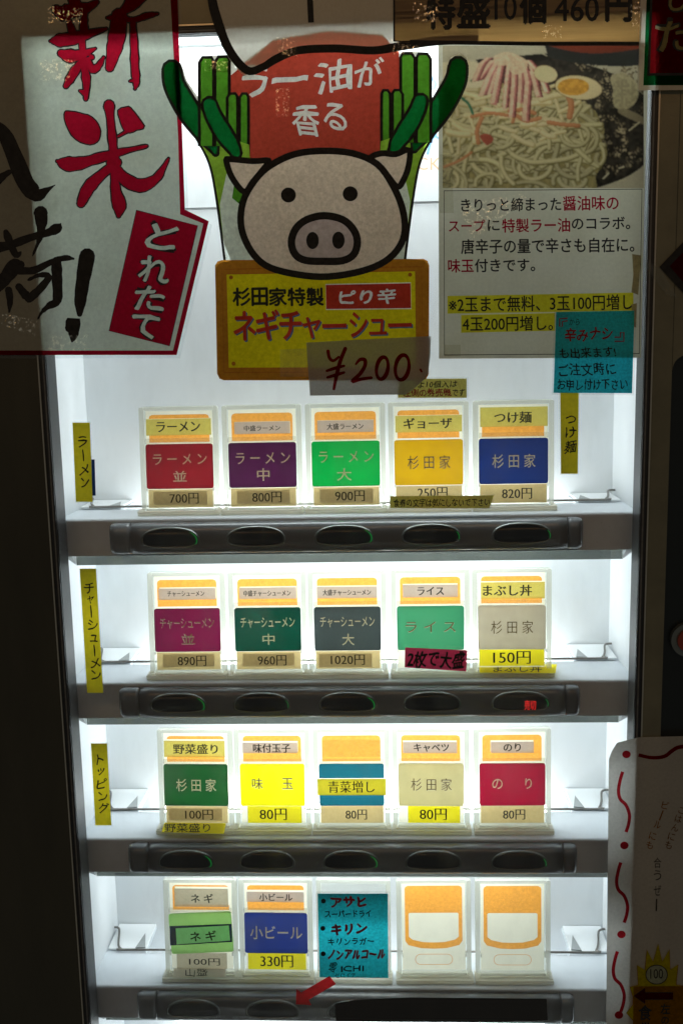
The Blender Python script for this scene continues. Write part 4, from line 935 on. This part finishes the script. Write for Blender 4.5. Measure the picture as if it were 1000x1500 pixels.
# pale cabbage, carrot and ham strips heaped on the noodles
for i in range(46):
    x, y = R2.uniform(655, 820), R2.uniform(128, 205); a = R2.uniform(-.5, .5) + (1.2 if R2.random() < .35 else 0); L_ = R2.uniform(16, 42)
    f = R2.uniform(.8, 1.05); stamp([(x, y), (x + math.cos(a) * L_ / 2, y + math.sin(a) * L_ / 2 + R2.uniform(-3, 3)), (x + math.cos(a) * L_, y + math.sin(a) * L_)], R2.uniform(4.5, 9), (.80 * f, .76 * f, .60 * f), (.52 * f, .45 * f, .26 * f))
for P, wv in (([(690, 170), (715, 165), (742, 168)], 5), ([(705, 172), (698, 190), (700, 208)], 6), ([(745, 150), (752, 165), (750, 178)], 5), ([(650, 243), (672, 234), (690, 222)], 4), ([(755, 168), (770, 176), (790, 172)], 6), ([(802, 178), (820, 181), (846, 183)], 6), ([(826, 130), (835, 150), (833, 170)], 9), ([(745, 162), (765, 160), (782, 165)], 6)):
    stamp(P, wv, (.60, .30, .18), (.42, .17, .09))
fillp([(702, 198), (715, 196), (722, 204), (712, 212)], (.36, .10, .08))
for P in ([(676, 143), (686, 152), (692, 166)], [(690, 118), (698, 114)]): stamp(P, 4, (.05, .22, .16), (.02, .10, .07))
for x0, y0, x1, y1, x2, y2 in ((722, 88, 712, 100, 700, 118), (730, 86, 716, 112, 705, 140), (738, 84, 726, 108, 716, 138), (735, 82, 728, 118, 722, 152), (746, 84, 742, 115, 738, 160), (752, 88, 752, 120, 748, 172), (762, 90, 762, 120, 760, 150), (740, 80, 748, 95, 760, 100), (768, 95, 772, 120, 768, 176), (776, 96, 782, 118, 788, 142), (772, 88, 790, 108, 800, 135), (716, 84, 706, 92, 694, 120), (756, 84, 764, 90, 770, 104)):
    f = R2.uniform(.85, 1.1); 
    wv = R2.uniform(3.2, 5.2); pl = lambda a_, b_: [(x0 + a_, y0), (x0 + b_, y0), (x1 + b_, y1), (x2 + b_, y2 + R2.uniform(-3, 2)), (x2 + a_, y2), (x1 + a_, y1)]
    fillp(pl(-wv, wv + 2.5), (.16, .05, .06), sm=False); fillp(pl(-wv, wv), (.56 * f, .24 * f, .27 * f), sm=False, tex=.5, ts=4, seed=int(x0)); fillp(pl(-wv + .6, wv * .35), (.86 * f, .68 * f, .62 * f), sm=False, tex=.3, ts=5, seed=int(y2))
fillp([(722, 84), (740, 76), (760, 82), (772, 92), (766, 106), (750, 108), (742, 96), (728, 96)], (.78, .66, .58), .9, tex=.3)
for cx_, cy_, rx, ry, rot in ((798, 108, 17, 12, .2), (846, 128, 34, 17, .12)):
    d = ((gx - cx_) * math.cos(rot) + (gy - cy_) * math.sin(rot)) / rx; e = (-(gx - cx_) * math.sin(rot) + (gy - cy_) * math.cos(rot)) / ry; rr_ = d * d + e * e
    img[rr_ < 1.08] = (.20, .15, .08); img[rr_ < 1] = np.array([.78, .72, .55])
    y_ = ((gx - cx_ + rx * .22) / (rx * .68)) ** 2 + ((gy - cy_ + 1) / (ry * .74)) ** 2; mm = (y_ < 1) & (rx > 20); img[mm] = (np.array([.72, .42, .10]) * (.65 + .6 * nz(4, 31))[..., None])[mm]
for P in ([(882, 260), (890, 252)], [(905, 264), (915, 262)], [(905, 245), (912, 243)], [(920, 190), (935, 178)]): stamp(P, 2, (.8, .8, .7), (.5, .5, .4))
for _ in range(2):
    pad = np.pad(img, ((1, 1), (1, 1), (0, 0)), 'edge'); img = .4 * img + .15 * (pad[:-2, 1:-1] + pad[2:, 1:-1] + pad[1:-1, :-2] + pad[1:-1, 2:])
img *= (.82 + .2 * np.clip((940 - gx) / 160, 0, 1))[..., None] * np.array([1.16, 1.02, .92])
img *= (.96 + .08 * nz(1.6, 77))[..., None]
pm = None
Yp = GY - .0010 - .0007 - .0002
V = [atY(PX0 + (PX1 - PX0) * i / (nx - 1), PY0 + (PY1 - PY0) * j / (ny - 1), Yp) for j in range(ny) for i in range(nx)]
F = [(j * nx + i, j * nx + i + 1, (j + 1) * nx + i + 1, (j + 1) * nx + i) for j in range(ny - 1) for i in range(nx - 1)]
ph = mesh_obj('printed_photograph', V, F, 'photo_print', root)
ca = ph.data.color_attributes.new('ink', 'FLOAT_COLOR', 'POINT')
arr = np.ones((ny * nx, 4)); arr[:, :3] = np.clip(img.reshape(-1, 3) * 1.2, 0, 1); ca.data.foreach_set('color', arr.ravel())

# --- speech bubble poster over the pig poster
ol = [(310, -60), (305, -8), (312, 25), (330, 76), (352, 106), (364, 110), (385, 103), (405, 91), (436, 80), (489, 76), (546, 80), (585, 74), (640, 66), (700, 66)]
root, pr, fin = sheet('bubble_poster', 'warm white speech bubble poster with thick black outline above the pig', 'poster', ol[:1] + smooth_pts(ol[1:], n=4) + [(700, -60)], 'poster_paper_warm', 3)
pr.rib(('outline', 'ink_black'), [(308, -60, 12), (310, -8, 13), (317, 25, 14), (335, 72, 13), (362, 103, 12), (385, 98, 11), (405, 86, 12), (436, 74, 12), (489, 71, 12), (546, 74, 12), (585, 68, 13), (640, 60, 13), (700, 58, 14)], cap=False)
pr.rib(('outline', 'ink_black'), [(453, -20), (455.5, 33)], 8.5, cap=False)
fin(); film_patch(3, [(403, 54), (432, 58), (436, 84), (410, 80)], root, mat='crinkled_film'); film_patch(3, [(570, 58), (612, 56), (612, 78), (575, 80)], root, mat='crinkled_film')

# --- wood look price sign
root, pr, fin = sheet('wood_sign', 'brown wood grain paper sign with thick black price lettering along the top edge', 'sign', [(577, -60), (942, -60), (937, 66), (780, 66), (640, 65), (577, 61)], 'wood_print', 4)
KB = lambda n='lettering': (n, 'ink_black')
for st, x0, x1, y1, o_ in (('特', 625, 665, 42, .05), ('盛', 670, 716, 40, .05), ('10', 724, 756, 29, .01), ('個', 762, 798, 34, .05), ('460', 812, 876, 31, .02), ('円', 887, 924, 31, .045)):
    pr.text(KB(), st, x0, y1 - (46 if o_ > .03 else 36), x1, y1, 0, off=o_)
pr.rib(KB('edge_and_shadow'), [(577, -60), (577, 60), (640, 63), (780, 65), (938, 65)], 3, sm=False, cap=False)
pr.rib(KB('edge_and_shadow'), [(600, 61.5), (780, 64), (938, 64)], 6, sm=False, cap=False)  # shadow along the sign's lower edge, drawn in as black ink
fin(); film_patch(4, [(604, 4), (642, 8), (640, 34), (606, 28)], root, mat='crinkled_film'); film_patch(4, [(922, 2), (938, 2), (938, 52), (926, 46)], root, mat='crinkled_film'); film_patch(4, [(795, 36), (822, 38), (822, 56), (795, 56)], root, mat='crinkled_film')

# --- red and green sign top right
root, pr, fin = sheet('framed_sign', 'dark red sign with green frame and cream hiragana in the top right corner', 'sign', [(939, -60), (1080, -60), (1080, 131), (933.5, 132.5)], 'poster_paper_warm', 5)
pr.poly(('green_frame', 'ink_sign_green'), [(948.5, -60), (1080, -60), (1080, 124), (941.5, 125)])
pr.poly(('green_frame', 'ink_black'), [(954, -60), (1080, -60), (1080, 110), (947, 111)])
pr.poly(('red_field', 'ink_maroon'), [(957, -60), (1080, -60), (1080, 106), (951, 107)])
for st, x0, y0, x1, y1 in (('し', 980, -22, 1008, 16), ('た', 962, 28, 1014, 74)):
    pr.text(('red_field', 'ink_black'), st, x0 - 1.5, y0 - 1.5, x1 + 1.5, y1 + 1.5, 0, off=.04)
    pr.text(('lettering', 'ink_cream_text'), st, x0, y0, x1, y1, 0, off=.01)
fin()

# --- teal note over the food poster
root, pr, fin = sheet('blue_note', 'teal handwritten note overlapping the lower right corner of the noodle poster', 'note', [(814, 457), (928.5, 455), (925, 576), (810, 575.4)], 'teal_paper', 2, film=3)
DR = ('red_lettering', 'ink_deepred'); black_ink('ink_deepred', .012); MATS['ink_deepred'].node_tree.nodes['Color Ramp'].color_ramp.elements[0].color = (.20, .004, .010, 1); MATS['ink_deepred'].node_tree.nodes['Color Ramp'].color_ramp.elements[1].color = (.36, .008, .018, 1)
PB = ('lettering', 'pen_black')
pr.rib(DR, [(830, 466), (819, 467), (819, 478), (823, 478), (823, 471), (830, 470)], 1.8, sm=False); pr.text(DR, '辛みナシ', 827, 480, 896, 499, -2, off=.03)
pr.rib(DR, [(900, 500), (913, 500), (913, 487), (908, 487), (908, 494), (900, 494)], 1.8, sm=False)
pr.text(PB, 'から', 833, 467, 848, 476, 0, off=.01); pr.text(PB, 'も出来ます!', 819, 509, 901, 524, -1, off=.02)
pr.text(PB, 'ご注文時に', 818, 532, 901, 550, -1, off=.02); pr.text(PB, 'お申し付け下さい', 816, 555, 918, 571, 0, off=.02); fin()

# --- yellow vertical strip labels
def vlabel(label, quad, chars, cat='label'):
    root, pr, fin = sheet('strip_label', label, cat, quad, 'label_yellow', 1, 'yellow strip labels on the glass', film=1.6)
    for ch, cx_, cy_, ww, hh in chars:
        if ch == 'ー': pr.rib(PB, [(cx_ - .6, cy_ - hh / 2, 1.6), (cx_ + .4, cy_, 2.2), (cx_ + .8, cy_ + hh / 2, 1.6)])
        else:
            pr.text(PB, ch, cx_ - ww / 2, cy_ - hh / 2, cx_ + ww / 2, cy_ + hh / 2, 0, bold=.3)
    fin(); return root
vlabel('yellow vertical strip label beside the red 700 yen card', [(106.5, 619), (132, 619), (136, 735), (111.5, 735)], [('ラ', 120.5, 648, 13, 16), ('ー', 122, 667, 2, 16), ('メ', 124, 688, 14, 15), ('ン', 125, 707, 13, 14)])
vlabel('long yellow vertical strip label beside the magenta 890 yen card', [(117, 833), (141, 833), (151.5, 1015), (128, 1015)],
       [('チ', 131.5, 861, 14, 15), ('ャ', 133, 878.5, 9, 11), ('ー', 133.5, 895.5, 2, 17), ('シ', 136, 915.5, 14, 15), ('ュ', 137.5, 935, 11, 10), ('ー', 138.5, 953, 2, 16), ('メ', 140, 971, 14, 14), ('ン', 141, 989, 13, 14)])
vlabel('yellow vertical strip label beside the forest green 100 yen card', [(133.5, 1089), (157, 1089), (163.5, 1209), (140, 1209)],
       [('ト', 147, 1113, 9, 15), ('ッ', 148, 1130.5, 10, 10), ('ピ', 149.5, 1148, 14, 14), ('ン', 151, 1167, 13, 13), ('グ', 152, 1184, 14, 15)])
vlabel('yellow vertical strip label on the right below the teal note', [(820, 575), (847, 575), (845.5, 694), (821, 694)], [('つ', 835, 615, 15, 11), ('け', 835, 634, 15, 16), ('麺', 835, 654.5, 17, 18)])
root, pr, fin = sheet('blue_strip', 'thin navy strip peeking out from the top left yellow label', 'label', [(134, 673), (139, 673), (140.5, 726), (135.5, 726)], 'navy_strip', 0); fin()

# --- small notes and tapes
root, pr, fin = sheet('small_note', 'small yellow note with black and red handwriting above the ochre card', 'note', [(582.5, 555), (683, 554.4), (683, 582.7), (582.5, 582.7)], 'sparkle_yellow', 1, film=2.5)
pr.text(PB, 'よ10個入は', 612, 558, 669, 568, 0, off=.02); pr.text(DR, '左側の券売機', 590, 569.5, 660, 580.5, 0, off=.03); pr.text(PB, 'です', 662, 570, 680, 580, 0, off=.02); fin()
root, pr, fin = sheet('notice_strip', 'narrow gold handwritten notice strip with slanted end below the ochre card', 'note', [(571, 727), (723, 725.7), (716, 744.5), (571, 744)], 'sparkle_yellow', 1, film=1.8)
pr.text(PB, '食券の文字は気にしないで下さい', 576, 730.5, 717, 742, 0, off=.02); fin()
root, pr, fin = sheet('pink_tape', 'crooked dark pink tape with black handwriting below the jade green card', 'label', [(593, 948.5), (684, 952.6), (682.5, 983.5), (592.5, 977.5)], 'tape_pink', 1)
pr.text(('lettering', 'pen_black'), '2枚で大盛', 597, 954, 680, 978, 3, off=.035); fin()
root, pr, fin = sheet('drinks_note', 'teal handwritten drinks list in front of the third holder on the bottom shelf', 'note', [(465, 1309), (567.7, 1309), (568.5, 1432.5), (468, 1431.6)], 'teal_paper', 1, film=3.4)
def Z5(x, y): return 440 + x * .16, 1290 + y * .16
def t5(k_, st, x0, x1, y0, y1, off=.03, rot=0):
    a = Z5(x0, y0); b = Z5(x1, y1); pr.text(k_, st, a[0], a[1], b[0], b[1], rot, off=off)
for x, y in ((210, 187), (205, 437), (208, 670)): pr.ell(PB, *Z5(x, y), 3.6)
t5(DR, 'アサヒ', 280, 600, 150, 240, .085); t5(PB, 'スーパードライ', 225, 645, 272, 335, .045); t5(DR, 'キリン', 285, 600, 395, 492, .085, -2); t5(PB, 'キリンラガー', 255, 670, 525, 587, .045)
t5(DR, 'ノンアルコール', 255, 775, 635, 717, .085); t5(PB, '零', 260, 335, 752, 842, .02); t5(PB, 'ICHI', 370, 575, 780, 830, .06, -1); t5(PB, 'ゼロイチ', 315, 505, 845, 886, .02); fin()
root, pr, fin = sheet('arrow_tape', 'red tape arrow pointing down left from the drinks list', 'tape', [(482.4, 1429.5), (492, 1441.5), (452, 1464.5), (456, 1472.5), (433.5, 1471), (434, 1449), (441.5, 1453.5)], 'tape_red', 2); fin()
root, pr, fin = sheet('black_tape', 'wide glossy black tape covering the bottom row buttons on the right', 'tape', [(490, 1470), (520, 1464.5), (600, 1461), (700, 1462), (800, 1463), (801.5, 1495), (700, 1497), (600, 1496), (492, 1497)], 'dark_tape', 0); fin()

# --- price slip
root, pr, fin = sheet('price_slip', 'crinkled grey paper slip with red 200 yen handwriting over the yellow board', 'note', [(448.6, 502), (520, 498), (580, 495), (631, 492.5), (630, 520), (627, 546), (620, 557), (608, 568), (594, 578), (520, 578.6), (454, 579.6)], 'slip_paper', 4)
RP = ('lettering', 'ink_wave_red2'); ink('ink_wave_red2', (.40, .012, .02))
def ZS(L): return [(440 + p[0] / 3.846, 480 + p[1] / 3.846, *[q * 1.2 / 3.846 for q in p[2:]]) for p in L]
for st in ([(155, 132, 16), (163, 170, 15), (185, 186, 14), (215, 165, 12)], [(252, 118, 18), (225, 185, 18), (205, 260, 18), (188, 345, 14)], [(148, 243, 12), (195, 228, 16), (245, 215, 12)], [(152, 280, 12), (200, 266, 16), (245, 252, 12)],
           [(312, 205, 10), (335, 180, 16), (362, 182, 18), (362, 215, 18), (335, 260, 18), (292, 302, 18), (340, 290, 16), (398, 282, 14)]):
    pr.rib(RP, ZS(st))
for cx_, cy_, rx, ry in ((460, 228, 32, 62), (572, 224, 38, 70)):
    L_ = [(cx_ + rx * math.cos(a * math.pi / 6) + 8 * -math.sin(a * math.pi / 6), cy_ + ry * math.sin(a * math.pi / 6), 17 + 3 * math.sin(a)) for a in range(12)]
    pr.rib(RP, ZS(L_), closed=True)
pr.rib(RP, ZS([(675, 236, 10), (682, 248, 8)])); fin()

# --- diamond sticker on the frame
root, pr, fin = sheet('diamond_sticker', 'dusky pink diamond sticker with black edge on the right frame', 'sticker', [(965, 391), (1005, 349), (1050, 391), (1005, 434)], 'poster_paper_warm', 0)
pr.poly(('sticker_edge', 'ink_black'), [(965, 391), (1005, 349), (1050, 391), (1005, 434)]); pr.poly(('sticker_field', 'ink_sticker_pink'), [(980, 390), (1005, 364), (1034, 391), (1005, 419)]); fin()
film_patch(0, [(945, 384), (966, 392), (992, 436), (975, 432), (948, 396)], root)

# --- grey poster, bottom right
root, pr, fin = sheet('wavy_poster', 'grey white poster with red wavy border covering the lower right corner', 'poster', [(891, 1112), (896, 1099), (903, 1088), (935, 1080), (1100, 1076), (1100, 1600), (884, 1600), (887, 1500)], 'grey_paper', 1)
def Z7(L): return [(880 + p[0] * .3067, 1040 + p[1] * .3067, *[q * .3067 for q in p[2:]]) for p in L]
WV = ('wavy_border', 'ink_wave_red')
base = [(102, 295), (90, 335), (82, 385), (90, 425), (118, 455), (134, 500), (130, 545), (118, 583)]
for dx, dy in ((0, 0), (-9, 433), (-25, 858)): pr.rib(WV, Z7([(x + dx, y + dy, 16) for x, y in base]), cap=False)
for x, y in ((120, 212), (110, 647), (96, 1072), (84, 1457)):
    q = Z7([(x, y)])[0]; pr.ell(WV, q[0], q[1], 6.2, 5.6)
pr.rib(WV, Z7([(178, 215, 16), (240, 228, 16), (300, 222, 17), (338, 195, 18), (370, 178, 18), (430, 172, 18)]), cap=False)
OT = ('orange_lettering', 'ink_orange_text')
for st, x, y in (('ビ', 305, 455), ('|', 285, 505), ('ル', 268, 548), ('に', 245, 602), ('も', 231, 645)):
    q = Z7([(x, y)])[0]
    if st == '|': pr.rib(OT, Z7([(294, 482, 5), (278, 525, 6)]))
    else: pr.text(OT, st, q[0] - 5, q[1] - 5.5, q[0] + 5, q[1] + 5.5, 15, off=.0)
OT2 = ('dim_lettering', 'ink_orange_dim'); ink('ink_orange_dim', (.5, .25, .05))
for st, x, y in (('ご', 386, 478), ('は', 368, 520), ('ん', 352, 562), ('に', 335, 605), ('も', 321, 645)):
    q = Z7([(x, y)])[0]; pr.text(OT2, st, q[0] - 5, q[1] - 5.5, q[0] + 5, q[1] + 5.5, 15)
for st, y in (('合', 730), ('う', 790), ('ぜ', 862)):
    q = Z7([(268, y)])[0]; pr.text(('grey_lettering', 'ink_grey_text'), st, q[0] - 5.5, q[1] - 7.5, q[0] + 5.5, q[1] + 7.5)
pr.rib(('grey_lettering', 'ink_grey_text'), Z7([(264, 905, 6), (262, 958, 7)])); fin()
def Z9(L): return [(890 + p[0] * .11, 1370 + p[1] * .11, *[q * .11 for q in p[2:]]) for p in L]
bo = Z9([(400, 665), (385, 400), (490, 465), (515, 195), (600, 355), (665, 115), (720, 355), (815, 190), (825, 460), (930, 395), (905, 660), (1010, 680), (1100, 660), (1060, 900), (1110, 1050), (1060, 1300), (330, 1300), (335, 1140), (245, 1035), (330, 925), (330, 820), (290, 690)])
root, pr, fin = sheet('burst_note', 'yellow starburst note with coin drawing and left arrow at the bottom right', 'note', bo, 'grey_paper', 2)
pr.poly(('starburst', 'ink_burst'), bo); pr.rib(('starburst', 'ink_orange_text'), bo, .8, closed=True, sm=False)
pr.poly(('memo_field', 'ink_memo'), Z9([(338, 682), (1060, 676), (1060, 1320), (330, 1320)]))
q = Z9([(645, 525)])[0]; pr.ell(('coin', 'ink_black'), q[0], q[1], 16.4, 14.6); pr.ell(('coin', 'ink_coin'), q[0], q[1], 15.2, 13.4); ink('ink_coin', (.80, .85, .75))
for st, x0, x1, y0, y1 in (('100', 560, 730, 450, 578),):
    a, b = Z9([(x0, y0), (x1, y1)]); pr.text(('coin', 'ink_black'), st, a[0], a[1], b[0], b[1])
AR = [(348, 808), (490, 710), (490, 767), (862, 767), (862, 850), (490, 852), (490, 905)]
pr.rib(('arrow', 'ink_black'), Z9(AR), 1.8, closed=True, sm=False); pr.poly(('arrow', 'ink_dim_red'), Z9(AR))
for st, x0, x1, y0, y1 in (('左', 700, 822, 915, 1045), ('の', 708, 806, 1088, 1182), ('食', 408, 576, 935, 1130), ('券', 420, 570, 1160, 1330)):
    a, b = Z9([(x0, y0), (x1, y1)]); pr.text(('lettering', 'ink_black'), st, a[0], a[1], b[0], b[1], off=.03)
fin()

# --- labels lying on the card feet
sheet_mat('foot_yellow', (.95, .80, .02), (.9, .8, .02), .03, .3, .05, mix=.25)
sheet_mat('foot_grey', (.75, .68, .58), (.7, .65, .55), .03, .3, .05, mix=.25)
def foot_label(name, label, px, zs, mat, st, tpx, pen='ink_black'):
    z = zs + .0052; W = [atZ(x, y, z) for x, y in px]; c = sum((Vector(v) for v in W), Vector()) / 4
    root = empty(name, c, label, 'label', 'labels lying on the card feet'); mesh_obj('paper', W, [(0, 1, 2, 3)], mat, root)
    pr = Print(); pr.text(('lettering', pen), st, *tpx, off=.005 if pen == 'ink_black' else .0); put_print(pr, lambda x, y: atZ(x, y, z + .0002), root)
foot_label('foot_label', 'yellow label lying on the foot of the forest green 100 yen card', [(241, 1205), (331, 1206), (328, 1221.5), (237, 1219)], SZ[2], 'foot_yellow', '野菜盛り', (241, 1206, 308, 1219))
foot_label('foot_label', 'yellow label lying on the foot of the grey beige 150 yen card', [(701, 972), (815, 973), (813, 986), (702, 985.5)], SZ[1], 'foot_yellow', 'まぶし丼', (722, 974, 793, 984.5))
foot_label('foot_label', 'grey handwritten label on the foot of the crooked leaf green card', [(256, 1416), (330, 1415), (331, 1431), (253, 1432)], SZ[3], 'foot_grey', '山盛', (272, 1418, 304, 1430), 'pen_redbrown') if black_ink('pen_redbrown', .05) else None
